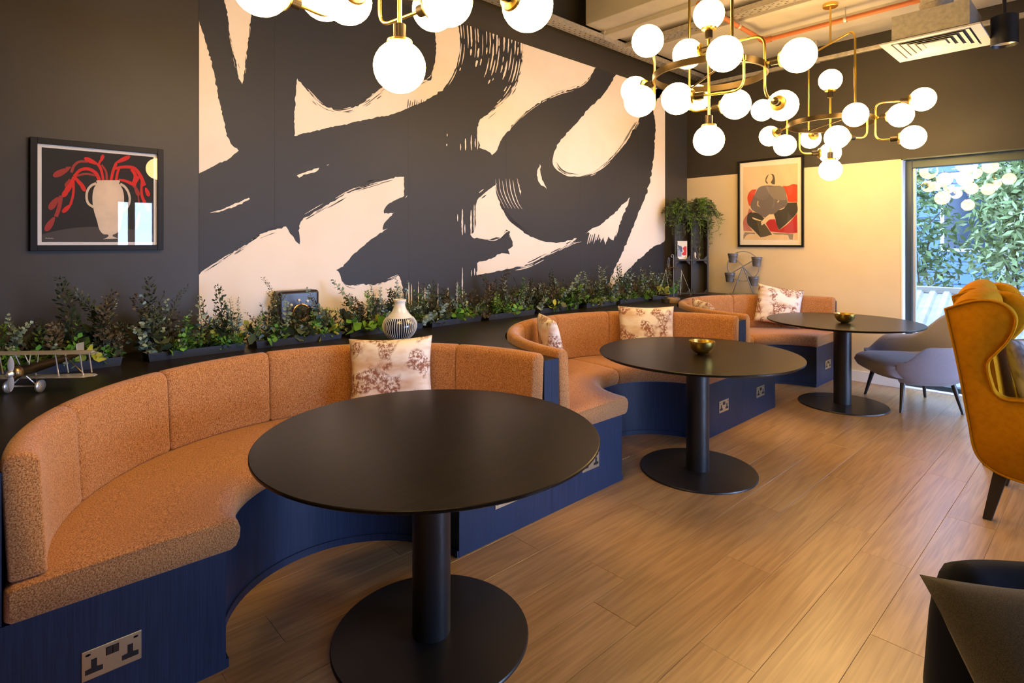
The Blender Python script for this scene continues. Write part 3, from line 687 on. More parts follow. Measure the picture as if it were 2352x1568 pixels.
def arc_cushion(yc, sec, q0, q1, n, x0, inset=.006, lean=0.0, soft=.012):
    cr = sum(p[0] for p in sec)/len(sec); cz = sum(p[1] for p in sec)/len(sec); rings = []
    R_ = cr; dq = soft/R_
    qs = [q0, q0+dq*.3, q0+dq] + [q0 + dq + (q1-q0-2*dq)*k/n for k in range(1, n)] + [q1-dq, q1-dq*.3, q1]
    for j, q in enumerate(qs):
        e = min(j, len(qs)-1-j); s_ = (1.0, .45, 0.0)[e] if e < 3 else 0.0
        ring = []
        for r_, z in sec:
            rr = r_ + (cr-r_)*inset*s_/max(abs(cr-sec[0][0]), .02); zz = z + (cz-z)*inset*s_/max(abs(cz-sec[0][1]), .02)
            rr += lean*(zz-cz); x, y = pol(yc, rr, q, x0); ring.append((x, y, zz))
        rings.append(ring)
    return MB().sweep(rings)
back_sec = round_rect(R_IN, R_OUT-.003, SEAT_Z1-.003, .846, .02, 5, (.012, .012, .03, .042))
seat_sec = [(.458,.403),(.447,.428),(.445,.458),(.453,.483),(.474,.498),(.507,.504),(.68,.506),(.88,.502),(1.02,.497),(1.036,.490),(1.040,.480),(1.040,.402),(1.030,SEAT_Z0+.001),(.475,SEAT_Z0+.001)]
bench_labels = ['rust tweed curved banquette beside the framed vase print', 'rust tweed curved banquette between the other two banquettes', 'rust tweed curved banquette against the cream wall']
for bi, yc in enumerate(YC):
    y0 = yc - PITCH/2 if bi else yc - PITCH/2; y1 = yc + PITCH/2 if bi < 2 else BY - .002
    t = thing('banquette', (BXC, yc, 0), bench_labels[bi], 'banquette')
    def sub(name, mb, m, **k):
        o = obj(name, mb, m, t, **k); o.location = (-BXC, -yc, 0); return o
    mb = MB(); half_block(mb, yc, R_CUT, y0+.0006, y1-.0006, -3.10, .0, SEAT_Z0, BXC-.01)
    sub('plinth', mb, M['navy_wood'], smooth=30)
    for a, b_ in ((y0+.0006, yc-R_OUT-.001), (yc+R_OUT+.001, y1-.0006)):
        if b_ - a > .005: sub('end_panel', MB().box((BXC-.028, a, SEAT_Z0+.001), (BXC-.012, b_, ZC)), M['navy_wood'])
    for k, (q0, q1) in enumerate(((0, pi*.545), (pi*.545, pi))):
        sub('seat_cushion', arc_cushion(yc, seat_sec, q0+.001, q1-.001, 26, BXC+.012, .010, soft=.022), M['tweed'], smooth=50)
    for k in range(6):
        sub('back_cushion', arc_cushion(yc, back_sec, pi*k/6+.0008, pi*(k+1)/6-.0008, 10, BXC-.012, .008, .05, .014), M['tweed'], smooth=50)
    # skirting line under the bay
    n = 40; path = [(*pol(yc, R_CUT-.004, pi*i/n, BXC-.012), .012) for i in range(1, n)]
    sub('plinth_skirting', MB().sweep([[(*pol(yc, R_CUT-.010, pi*i/n, BXC-.012), 0), (*pol(yc, R_CUT-.0005, pi*i/n, BXC-.012), 0), (*pol(yc, R_CUT-.0005, pi*i/n, BXC-.012), .03), (*pol(yc, R_CUT-.010, pi*i/n, BXC-.012), .03)] for i in range(n+1)]), M['navy_wood'], smooth=30)
# worktop
wt = thing('worktop', (WX, 3.0, 0), 'dark brown continuous worktop curving behind the banquettes along the mural wall', 'worktop')
for bi, yc in enumerate(YC):
    mb = MB(); half_block(mb, yc, R_OUT+.004, yc-PITCH/2, (yc+PITCH/2) if bi < 2 else BY-.001, WX+.001, ZC-.04, ZC, BXC-.029, 64)
    o = obj('worktop_section', mb, M['counter'], wt, smooth=30); o.location = (-WX, -3.0, 0)
    mb = MB()      # apron that carries the top, behind the back cushions
    mb.sweep([[(*pol(yc, R_OUT+.02, pi*i/40, BXC-.03), SEAT_Z0+.002), (*pol(yc, R_OUT+.05, pi*i/40, BXC-.03), SEAT_Z0+.002), (*pol(yc, R_OUT+.05, pi*i/40, BXC-.03), ZC-.041), (*pol(yc, R_OUT+.02, pi*i/40, BXC-.03), ZC-.041)] for i in range(3, 38)])
    o = obj('apron', mb, M['navy_wood'], wt, smooth=30); o.location = (-WX, -3.0, 0)
yl = YC[0]-PITCH/2
o = obj('worktop_section', MB().box((WX+.001, -1.6, ZC-.04), (BXC-.029, yl, ZC)), M['counter'], wt); o.location = (-WX, -3, 0)
o = obj('front_panel', MB().box((BXC-.028, -1.6, 0), (BXC-.012, yl-.0006, ZC)), M['navy_wood'], wt); o.location = (-WX, -3, 0)
o = obj('side_panel', MB().box((WX+.001, -1.6, 0), (BXC-.029, -1.56, ZC-.042)), M['navy_wood'], wt); o.location = (-WX, -3, 0)

# ---------------------------------------------------------------- sockets
def socket(y, z, label):
    t = thing('double_socket', (BXC-.010, y, z), label, 'socket', 'brass double sockets')
    a, b_ = .073, .043
    obj('plate', MB().box((0, -a, -b_), (.004, a, b_)), M['brass_plate'], t, bevel=.0015)
    def P(name, y0, y1, z0, z1, m=M['black'], x=.0046): return obj(name, MB().box((.003, y0, z0), (x, y1, z1)), m, t)
    for s_ in (-1, 1):
        c = .044*s_
        obj('pin_well', MB().prism([Vector((.003, c+p, q)) for p, q in ((-.021,-.026),(.021,-.026),(.021,-.012),(.007,-.010),(.007,.014),(-.007,.014),(-.007,-.010),(-.021,-.012))], (.0016,0,0)), M['black'], t)
        obj('indicator', MB().lathe([(.0035,0),(.0035,.0016)], 10, (.003, .058*s_, .030), (1,0,0)).box((.003, .058*s_-.006, .0275), (.0046, .058*s_+.006, .0325)), M['black'], t)
    P('switch_bezel', -.016, .016, .008, .032)
    for s_ in (-1, 1): obj('rocker_switch', MB().box((.0046, s_*.0078-.0066, .010), (.0075, s_*.0078+.0066, .030)), mat('rocker', (.03,.02,.016), .3) if 'rocker' not in bpy.data.materials else bpy.data.materials['rocker'], t, bevel=.001)
socket(.275, .200, 'brass double socket on the navy plinth end below the first seat by the vase print')
socket(1.850, .190, 'brass double socket mostly hidden behind the near table top edge')
socket(2.490, .187, 'brass double socket partly hidden behind the right rim of the near table')
socket(4.054, .194, 'brass double socket on navy plinth beside the middle table leg')
socket(4.687, .190, 'brass double socket on navy plinth between middle and far tables, away from the legs')
socket(6.270, .182, 'brass double socket on the navy plinth end behind the far table leg')

# ---------------------------------------------------------------- tables
def round_table(x, y, label):
    t = thing('round_table', (x, y, 0), label, 'table')
    obj('table_top', MB().lathe([(.0001,.704),(.54,.704),(.594,.714),(.605,.721),(.605,.728),(.602,.730),(.0001,.730)], 96, cap=False), M['table_top'], t, smooth=30)
    obj('column', MB().lathe([(.069,.010),(.069,.704)], 40), M['black_metal'], t, smooth=40)
    obj('base_plate', MB().lathe([(.0001,0),(.352,0),(.352,.006),(.349,.010),(.0001,.010)], 80, cap=False), M['black_metal'], t, smooth=40)
    return t
TAB = [(-1.706, 1.187), (-1.801, 3.257), (-1.667, 5.512)]
round_table(*TAB[0], 'round black pedestal table with nothing on it, in front of the first banquette')
round_table(*TAB[1], 'round black pedestal table with a brass bowl, in front of the middle banquette')
round_table(*TAB[2], 'round black pedestal table with a brass bowl beside the grey armchair')
def bowl(l, d, rr, label):
    p = ld(l, d, .730); t = thing('brass_bowl', p, label, 'bowl')
    prof = [(.0001,0),(.028,0),(.030,.004)]
    for k in range(1, 11): q = k/10; prof.append((.030 + (rr-.030)*sin(q*pi/2)**.9, .004 + .076*q**1.5))
    prof += [(rr-.003, .0805)]
    for k in range(10, 0, -1): q = k/10; prof.append((max(.026 + (rr-.036)*sin(q*pi/2)**.9, .001), .009 + .070*q**1.5))
    prof.append((.0001, .008))
    obj('bowl_body', MB().lathe(prof, 48, cap=False), M['brass'], t, smooth=50)
bowl(1.175, 3.506, .078, 'brushed brass bowl on the middle table')
bowl(2.85, 4.854, .080, 'brushed brass bowl on the far table by the armchair')

# ---------------------------------------------------------------- cushions
def pillow_mesh(w, h, th, n=22, sag=.0, seed=0):
    r = random.Random(seed); vs = []; fs = []
    for side in (1, -1):
        for i in range(n+1):
            for j in range(n+1):
                u, v = -1+2*i/n, -1+2*j/n
                bu = 1 - .07*(1-v*v)*(abs(u)**3) ; bv = 1 - .08*(1-u*u)*(abs(v)**3)
                k = max(0, (1-u**4)*(1-v**4))**.55
                x = u*w/2*bu; z = v*h/2*bv
                y = side*th/2*k + .012*sin(3*u+seed)*cos(2.3*v+seed*1.7)*k
                vs.append((x, y, z + h/2))
    m = (n+1)**2
    for s_ in (0, 1):
        for i in range(n):
            for j in range(n):
                a = s_*m + i*(n+1)+j; q = (a, a+n+1, a+n+2, a+1); fs.append(q if s_ == 0 else q[::-1])
    mb = MB().add(vs, fs); me = mb.mesh('pillow', 60)
    bm = bmesh.new(); bm.from_mesh(me); bmesh.ops.remove_doubles(bm, verts=bm.verts, dist=.0005); bm.to_mesh(me); bm.free()
    return me
def pillow(name, pos, facing, tilt, w, h, th, m, label, cat='cushion', roll=0, seed=0):
    """stands with its lower edge at pos, broad face towards `facing` (xy), leaning back by tilt"""
    o = link(name, pillow_mesh(w, h, th, seed=seed), m); f = Vector((facing[0], facing[1], 0)).normalized()
    rz = math.atan2(f.x, -f.y)                      # local -y turned to face f
    o.matrix_world = Matrix.Translation(Vector(pos)) @ Matrix.Rotation(rz, 4, 'Z') @ Matrix.Rotation(-tilt, 4, 'X') @ Matrix.Rotation(roll, 4, 'Y')
    tag(o, label, cat)
    edge = []; n = 60
    return o
def bench_pillow(yc, ang, r, label, w=.44, h=.40, tilt=R(10), roll=0, turn=0, seed=0):
    x, y = pol(yc, r, ang); f = Vector((BXC-x, yc-y, 0)).normalized(); f.rotate(Matrix.Rotation(turn, 3, 'Z'))
    pillow('toile_cushion', (x, y, SEAT_Z1+.010+.23*abs(sin(roll))), f, tilt, w, h, .13, M['toile'], label, roll=roll, seed=seed)
bench_pillow(YC[0], R(129), .82, 'cream and brown tree-print cushion on the banquette behind the near table', roll=R(-2), w=.45, h=.39, seed=1)
bench_pillow(YC[1], R(137), .82, 'cream and brown tree-print cushion facing out on the middle banquette', w=.45, h=.40, seed=2)
bench_pillow(YC[1], R(63), .765, 'cream and brown tree-print cushion leaning inside the rounded arm of the middle banquette', w=.42, h=.40, turn=R(30), seed=3)
bench_pillow(YC[2], R(145), .82, 'cream and brown tree-print cushion propped on the far banquette below the figure print', roll=R(9), w=.46, h=.41, seed=4)
bench_pillow(YC[2], R(62), .725, 'cream and brown tree-print cushion half hidden behind the far banquette back', w=.42, h=.38, tilt=R(22), turn=R(20), seed=5)

# ================================================================ CHANDELIERS
ZR = 2.462; GR = .094; RING = .335
globe_me = MB().sphere((0,0,0), GR, 28, 14).mesh('globe', 60); globe_me.materials.append(M['globe'])
def socket_and_globe(parent, org, end, direction, gpos):
    d = Vector(direction).normalized()
    mb = MB().lathe([(.020,-.028),(.023,-.026),(.023,.022),(.020,.024)], 20, end, d)
    obj('socket_cap', mb, M['cap'], parent, smooth=35)
    obj('gallery_disc', MB().lathe([(.020,.022),(.044,.030),(.048,.040),(.046,.042),(.020,.030)], 24, end, d), M['brass'], parent, smooth=35)
    g = link('globe', globe_me, None, parent); g.location = gpos
def chandelier(C, ceil, arms, label):
    c0 = Vector((C.x, C.y, ZR)); t = thing('globe_chandelier', c0, label, 'chandelier')
    W = lambda l, dd, z: RT*l*.988 + FW*dd*.921 + Vector((0, 0, 1.419 + .988*(z-1.434) - ZR))
    # ring
    n = 72; rings = []
    for i in range(n):
        q = 2*pi*i/n; c, s_ = cos(q), sin(q)
        rings.append([(r_*c, r_*s_, z) for r_, z in ((RING-.007,-.02),(RING+.007,-.02),(RING+.007,.02),(RING-.007,.02))])
    obj('ring', MB().sweep(rings, closed=True), M['bronze'], t, smooth=30)
    # yoke: inverted U standing on the ring, plane along the view axis
    ua = FW.copy(); ua.rotate(Matrix.Rotation(R(3), 3, 'Z')); ua = ua*(RING-.004); top = Vector((0,0,3.164-ZR))
    obj('yoke', MB().tube(fillet([ua*1.0, ua + top, -ua + top, -ua], .09, 8), .0085, 12), M['brass'], t, smooth=40)
    obj('drop_rod', MB().tube([top, (0,0,ceil-ZR)], .0085, 12), M['brass'], t, smooth=40)
    obj('ceiling_rose', MB().lathe([(.055, ceil-ZR-.03),(.06, ceil-ZR-.026),(.06, ceil-ZR)], 28), M['brass'], t, smooth=35)
    obj('cross_bar', MB().tube([ua*.99, -ua*.99], .006, 10), M['bronze'], t, smooth=40)
    # central stem with one globe above and one below
    st = obj('stem', MB().tube([(0,0,2.182-ZR), (0,0,2.716-ZR)], .0085, 12), M['brass'], t, smooth=40)
    socket_and_globe(st, c0, (0,0,2.182-ZR), (0,0,-1), (0,0,2.055-ZR)); socket_and_globe(st, c0, (0,0,2.716-ZR), (0,0,1), (0,0,2.841-ZR))
    for (rl, rd, gl, gd, gz, kind) in arms:
        a = W(rl, rd, ZR); a.z = 0; a = a.normalized()*(RING+.006); g = W(gl, gd, gz)
        if kind == 'mid': d = (g - a).normalized(); end = g - d*(GR+.034); path = [a, end]
        else:
            cor = Vector((a.x, a.y, g.z)); d = (g - cor).normalized(); end = g - d*(GR+.034); path = fillet([a, cor, end], .075, 8)
        ar = obj('arm', MB().tube(path, .0075, 10).lathe([(.013,-.014),(.013,.014)], 14, a, (0,0,1)), M['brass'], t, smooth=40)
        socket_and_globe(ar, c0, end, d, g)
    return t
near, right_, left_, far = (.08,-.34), (.24,-.255), (-.30,.18), (-.02,.35)
C2 = [(-.05,-.345,-.09,-.54,2.456,'mid'), (*near,-.24,-.15,2.305,'b'), (*right_,.37,-.42,2.485,'mid'), (*right_,-.10,.12,2.66,'t'), (*right_,.47,.01,2.300,'b'),
      (*left_,-.40,.33,2.475,'mid'), (*left_,-.42,-.15,2.655,'t'), (*left_,-.46,-.11,2.300,'b'), (.06,.345,.09,.55,2.475,'mid'), (*far,.21,.11,2.330,'b')]
C3 = [(-.04,-.345,-.06,-.50,2.462,'mid'), (.12,-.33,-.15,-.39,2.300,'b'), (*right_,.34,-.445,2.470,'mid'), (*right_,.55,-.40,2.610,'t'), (*right_,.46,-.415,2.295,'b'),
      (*left_,-.36,.42,2.450,'mid'), (*left_,-.58,.06,2.620,'t'), (*left_,-.39,.03,2.300,'b'), (.06,.345,.10,.56,2.450,'mid'), (-.10,.33,.15,.29,2.270,'b')]
C1 = [(-.05,-.345,-.09,-.54,2.456,'mid'), (.10,-.33,-.24,.18,2.395,'b'), (*right_,.37,-.42,2.485,'mid'), (*right_,-.10,.12,2.66,'t'), (*right_,.47,.01,2.308,'b'),
      (*left_,-.37,.30,2.455,'mid'), (*left_,-.42,-.15,2.655,'t'), (*left_,-.46,-.12,2.318,'b'), (.06,.345,.06,.50,2.480,'mid'), (-.14,.32,.17,.06,2.345,'b')]
chandelier(ld(-.408, 2.057, 0), CEIL, C1, 'brass globe chandelier hanging above the near empty table')
chandelier(ld(1.2287, 3.5366, 0), CEIL, C2, 'brass globe chandelier hanging above the middle table with a bowl')
chandelier(ld(2.795, 4.9746, 0), SLAB, C3, 'brass globe chandelier hanging above the far table in front of the figure print')
# ================================================================ CEILING SERVICES
def tray(name, a, b, z, w, label, perf=True):
    """perforated cable tray from a to b (xy)"""
    A, B = Vector((*a, z)), Vector((*b, z)); d = (B-A).normalized(); s_ = Vector((-d.y, d.x, 0)); t = thing(name, A, label, 'cable tray')
    L = (B-A).length; o = Vector((0,0,0))
    obj('tray_bed', MB().obox(d*L/2, d*L/2, s_*w/2, (0,0,.002)), M['galv'], t)
    for k in (-1, 1): obj('tray_side', MB().obox(d*L/2 + s_*k*w/2 + Vector((0,0,.022)), d*L/2, s_*.0015, (0,0,.024)), M['galv'], t)
    mb = MB(); r = random.Random(3); q = .06
    while q < L-.05:
        for k in (-.3, 0, .3):
            c = d*(q + (.03 if k == 0 else 0)) + s_*k*w - Vector((0,0,.0026)); mb.obox(c, d*.010, s_*.0035, (0,0,.0008))
        q += .075
    tag(obj('slots', mb, M['black'], t), None, kind='stuff')
    return t
tray('cable_tray', (-3.55, -1.0), (-3.55, BY-.06), 3.43, .12, 'perforated galvanised cable tray running along the top of the mural wall')
tray('cable_tray', (-3.485, 4.90), (3.5, 4.90), 3.43, .12, 'perforated galvanised cable tray crossing the concrete slab')
def rail(name, a, b, r_, m, label, cat):
    pass
st = thing('strut_channel', (-3.7, 6.30, 3.30), 'plain galvanised strut channel along the dark back wall below the slab', 'channel')
obj('channel_body', MB().box((0, -.02, -.02), (7.6, .02, .02)), M['galv'], st, bevel=.003)
for x in (1.55, 4.1):
    obj('hanger_bracket', MB().box((x-.012, -.015, .02), (x+.012, .015, .205)), M['galv'], st)
    obj('hanger_clip', MB().box((x-.03, -.024, -.026), (x+.03, .024, .026)), M['galv'], st)
for i, (x, y) in enumerate(((-3.46, 4.46), (-3.46, 5.12))):
    h = thing('hanger_rod', (x, y, 3.43), ['threaded hanger rod with a bracket beside the slab edge', 'threaded hanger rod holding the cable tray below the slab'][i], 'rod')
    obj('rod', MB().tube([(0,0,-.02), (0,0,.078)], .005, 8), M['galv'], h, smooth=40)
    obj('bracket', MB().box((-.09, -.012, .055), (.02, .012, .063)).box((-.09, -.012, 0), (-.082, .012, .063)), M['galv'], h)
# sprinkler pipe
sp = thing('sprinkler_pipe', (-2.39, 5.602, 3.40), 'orange painted sprinkler pipe turning a corner below the concrete slab', 'pipe')
obj('pipe_run', MB().tube([(0, -1.27, 0), (0, 0, 0)], .021, 14), M['copper'], sp, smooth=40); obj('pipe_run', MB().tube([(0, 0, 0), (6.8, 0, 0)], .021, 14), M['copper'], sp, smooth=40)
obj('elbow', MB().sphere((0,0,0), .032, 16, 10).tube([(0,-.06,0),(0,-.02,0)], .029, 14).tube([(.02,0,0),(.07,0,0)], .029, 14), M['copper'], sp, smooth=40)
for p in ((.72, 0), (2.6, 0), (0, -.55)):
    obj('pipe_clip', MB().lathe([(.026,-.012),(.029,-.010),(.029,.010),(.026,.012)], 16, (p[0], p[1], 0), (1,0,0) if p[1] == 0 else (0,1,0)).tube([(p[0], p[1], .02), (p[0], p[1], .108)], .005, 8), M['galv'], sp, smooth=40)
# four-way air diffuser under its plenum box
dx0, dx1, dy0, dy1, dz = -1.26, -.657, 5.00, 5.595, 2.92
cx_, cy_ = (dx0+dx1)/2, (dy0+dy1)/2
df = thing('air_diffuser', (cx_, cy_, dz), 'white square louvred air diffuser hanging below a galvanised box', 'air diffuser'); a = .300
mb = MB(); mb.sweep([[(-a*s_, -a*s_, z), (a*s_, -a*s_, z), (a*s_, a*s_, z), (-a*s_, a*s_, z)] for s_, z in ((1, .012), (1, 0), (.80, .004), (.80, .02))], cap=False)
wmat = mat('diffuser_white', (.58, .57, .56), .45)
obj('face_plate', mb, wmat, df)
obj('plate_back', MB().box((-a, -a, .012), (a, a, .016)), M['black'], df)
for k, s_ in enumerate((.76, .62, .48, .34)):
    w0 = a*s_; w1 = a*(s_-.085); mb = MB()
    mb.sweep([[(-q*w, -q*w, z), (q*w, -q*w, z), (q*w, q*w, z), (-q*w, q*w, z)] for q, w, z in ((1, w0, .002), (1, w1, .012), (1, w1, .0135), (1, w0, .0035))], cap=False, closed=True)
    obj('louvre', mb, wmat, df)
obj('centre_plate', MB().box((-a*.22, -a*.22, .004), (a*.22, a*.22, .010)), wmat, df)
obj('plenum_box', MB().box((-.235, -.235, .016), (.235, .235, .215)), M['galv'], df, bevel=.003)
obj('duct_spigot', MB().lathe([(.10,.21),(.10,.30),(.106,.305),(.106,.325),(.10,.33),(.10,.588)], 32), M['galv'], df, smooth=35)
# surface spotlight
s_ = Vector((-.582, 5.462, 2.86)); sl = thing('ceiling_spotlight', s_, 'black cylinder spotlight hanging beside the air diffuser', 'spotlight')
obj('housing', MB().lathe([(.070,.02),(.076,.0),(.080,.0),(.080,.21),(.076,.214),(.0001,.214)], 36, cap=False), M['black_metal'], sl, smooth=35)
obj('reflector', MB().lathe([(.070,.02),(.066,.022),(.040,.07),(.0001,.075)], 30, cap=False), M['silver'], sl, smooth=40)
obj('mounting_stem', MB().tube([(0,0,.21), (0,0,SLAB-2.86)], .012, 12), M['black_metal'], sl, smooth=40)
# ================================================================ ARMCHAIRS
# ---- mustard wing chairs, facing +x
def wing_chair(loc, rz, label):
    t = thing('wing_chair', loc, label, 'armchair', rz=rz)
    W2 = .36; TH = .095
    prof = [(0,1.068),(.07,1.100),(.14,1.122),(.205,1.120),(.255,1.090),(.278,1.045),(.272,.985),(.245,.920),(.205,.860),(.175,.815),(.172,.780),(.185,.710),(.205,.655),(.235,.638),(.30,.640),(.55,.632),(.67,.625),(.715,.60),(.725,.55),(.725,.30),(.715,.255),(.40,.245),(.22,.262),(.155,.30),(.125,.345),(.10,.48),(.05,.80)]
    dense = smooth_poly(prof, .012, 0, lim=55)
    for s_ in (-1, 1):
        yo, yi = s_*W2, s_*(W2-TH); rings = []
        cxm = .28; czm = .66
        for k, (yy, sc) in enumerate(((yo, .0), (yo + (yi-yo)*.12, 1.0), (yo + (yi-yo)*.5, 1.1), (yo + (yi-yo)*.88, 1.0), (yi, 0.0))):
            ring = []
            for i, p in enumerate(dense):
                a, b_ = dense[i-1], dense[(i+1) % len(dense)]; tt = (b_-a).normalized(); nn = Vector((-tt.y, tt.x)); q = p + nn*(-.008 + .010*sc)
                ring.append((q.x, yy, q.y))
            rings.append(ring)
        side = obj('side_panel', MB().sweep(rings), M['yellow'], t, smooth=50)
        obj('piping', MB().tube([(p.x, yo*1.004, p.y) for p in dense], .0055, 8, closed=True), M['yellow'], side, smooth=60)
    bk = [(.0,1.065),(.04,1.135),(.10,1.165),(.15,1.15),(.165,1.00),(.20,.75),(.235,.46),(.235,.40),(.13,.36),(.10,.48),(.05,.80)]
    db = smooth_poly(bk, .02, 0, lim=70); rings = []
    for k in range(13):
        u = -1 + k/6; yy = u*(W2-TH*.72); drop = .045*abs(u)**3; sq = 1 - .03*abs(u)**6
        rings.append([(.1 + (p.x-.1)*sq, yy, p.y - drop*max(0, (p.y-.8)/.4)) for p in db])
    obj('backrest', MB().sweep(rings), M['yellow'], t, smooth=50)
    obj('seat_cushion', MB().box((.22, -W2+TH+.004, .375), (.735, W2-TH-.004, .50)), M['yellow'], t, bevel=.035, seg=4)
    obj('seat_frame', MB().box((.15, -W2+TH, .25), (.715, W2-TH, .374)), M['yellow'], t, bevel=.02, seg=3)
    for sx, sy in ((0,-1),(0,1),(1,-1),(1,1)):
        bx = .22 if sx == 0 else .66; fx = -.055 if sx == 0 else .03
        c = Vector((bx, sy*(W2-.075), .26)); f = Vector((bx + fx, sy*(W2-.06), 0))
        mb = MB(); rings = []
        for (p, a) in ((c, .030), (f, .019)): rings.append([(p.x-a, p.y-a, p.z), (p.x+a, p.y-a, p.z), (p.x+a, p.y+a, p.z), (p.x-a, p.y+a, p.z)])
        obj('leg', mb.sweep(rings), M['dark_leg'], t, bevel=.004)
    return t
wing_chair((-.633, 3.71+.36, 0), 0, 'mustard velvet wing chair holding a grey marbled cushion')
wing_chair((-.755, 4.61+.36, 0), R(1), 'mustard velvet wing chair beyond the one with the cushion, nearer the window')
pillow('marbled_cushion', (-.215, 4.07, .502), (1, -.25), R(18), .46, .44, .15, M['throw'], 'grey and white marbled cushion sitting in the mustard wing chair', seed=6)

# ---- grey shell armchair at the far table
ga = thing('lounge_armchair', (-1.26, 5.955, 0), 'grey violet wool lounge armchair with dark splayed legs beside the window', 'armchair')
fd = Vector((-.41, -.30, 0)).normalized(); ga.rotation_euler = (0, 0, math.atan2(fd.y, fd.x))       # local +x is the front
def sm(t): t = max(0, min(1, t)); return t*t*(3-2*t)
rings = []; NQ = 56
for i in range(NQ+1):
    q = -R(128) + 2*R(128)*i/NQ; aq = abs(q)                    # 0 is the rear
    ztop = .785 - .225*sm((aq-R(18))/R(50)) - .15*sm((aq-R(92))/R(36))
    px, py = -cos(q), sin(q); e = 2.6
    k = (abs(px/.375)**e + abs(py/.375)**e)**(-1/e); ox, oy = px*k, py*k
    lean = 1 + .10*sm((.62-aq)/.9)
    prof = [(.50,.215),(.74,.225),(.90,.262),(.97,.32),(1.0,.42)]
    sec = []
    for s_, z in prof: sec.append((ox*s_, oy*s_, min(z, ztop-.05)))
    up = max(ztop-.02, .425)
    sec.append((ox*(1.0+.04*(up-.42)*3)*lean**.5, oy*(1.0+.02), up)); sec.append((ox*(1.0+.05*(up-.42)*3)*lean**.5*.985, oy*1.005, ztop)); sec.append((ox*.93*lean**.5, oy*.93, ztop-.004)); sec.append((ox*.885*lean**.3, oy*.885, ztop-.04))
    sec.append((ox*.87, oy*.87, min(.44, ztop-.06))); sec.append((ox*.84, oy*.84, .34)); sec.append((ox*.55, oy*.55, .30))
    rings.append(sec)
obj('shell', MB().sweep(rings), M['grey_fab'], ga, smooth=60)
rings = []; n = 14
prof = [(-.30,.27),(-.31,.36),(-.29,.41),(-.1,.425),(.15,.425),(.30,.415),(.365,.385),(.385,.345),(.36,.300),(.25,.262),(.0,.25)]
dp = smooth_poly(prof, .03, 0, lim=70)
for k in range(n+1):
    u = -1 + 2*k/n; y = u*.315; sq = (1 - abs(u)**5*.18); rings.append([(p.x*sq, y, .33 + (p.y-.33)*(1-.35*abs(u)**6)) for p in dp])
obj('seat_cushion', MB().sweep(rings), M['grey_fab'], ga, smooth=60)
iv = ga.matrix_basis.inverted()
for (fx, fy), (tx, ty) in (((-1.249,5.579),(.20,.22)), ((-1.631,6.023),(.20,-.22)), ((-.887,5.898),(-.18,.20)), ((-1.224,6.308),(-.18,-.20))):
    f = Matrix.Rotation(-ga.rotation_euler.z, 4, 'Z') @ (Vector((fx, fy, 0)) - Vector(ga.location)); c = Vector((f.x*.78, f.y*.78, .285))
    obj('leg', MB().tube([f, c], [.011, .021], 14), M['dark_leg'], ga, smooth=40)

# ---- navy chair in the corner, facing back towards the room's near end
nv = thing('navy_tub_chair', ld(1.154, .771, 0), 'dark navy velvet tub chair with a charcoal cushion', 'armchair')
nv.rotation_euler = (0, 0, YAW + R(-9) - R(90))                # local +x faces the camera side
rings = []; NQ = 96
for i in range(NQ+1):
    q = -R(118) + 2*R(118)*i/NQ; aq = abs(q); ztop = .785 - .25*sm((aq-R(46))/R(24))
    px, py = -cos(q), sin(q); e = 7.0
    k = (abs(px/.35)**e + abs(py/.40)**e)**(-1/e); ox, oy = px*k, py*k
    sec = [(ox*.96, oy*.96, .16), (ox*1.0, oy*1.0, .30), (ox*1.02, oy*1.02, .55), (ox*1.0, oy*1.0, ztop-.06), (ox*.985, oy*.97, ztop-.012), (ox*.94, oy*.93, ztop), (ox*.86, oy*.86, ztop-.008), (ox*.80, oy*.80, ztop-.05), (ox*.78, oy*.78, .45), (ox*.78, oy*.78, .16)]
    rings.append(sec)
obj('shell', MB().sweep(rings), M['navy_velvet'], nv, smooth=60)
obj('seat_cushion', MB().box((-.26, -.30, .25), (.36, .30, .44)), M['navy_velvet'], nv, bevel=.04, seg=4)
obj('seat_base', MB().box((-.26, -.30, .16), (.30, .30, .249)), M['navy_velvet'], nv, bevel=.01)
for sx in (-1, 1):
    for sy in (-1, 1): obj('leg', MB().tube([(sx*.25, sy*.25, 0), (sx*.22, sy*.22, .17)], [.012, .02], 12), M['dark_leg'], nv, smooth=40)
# charcoal cushion in the navy chair: posed by its corners
tl, tr, bl = ld(.748, 1.030, .810), ld(1.16, .995, .805), ld(.748, .735, .560)
ex = (tr-tl); ez = (tl-bl); ex.normalize(); ez = (ez - ex*ez.dot(ex)).normalized(); ey = ez.cross(ex)
cu = link('charcoal_cushion', pillow_mesh(.46, .42, .12, seed=8), M['char_fab']); c = tl + ex*.225 - ez*.415
cu.matrix_world = Matrix(((ex.x, ey.x, ez.x, c.x), (ex.y, ey.y, ez.y, c.y), (ex.z, ey.z, ez.z, c.z), (0,0,0,1)))
tag(cu, 'plain charcoal wool cushion leaning in the navy tub chair', 'cushion')

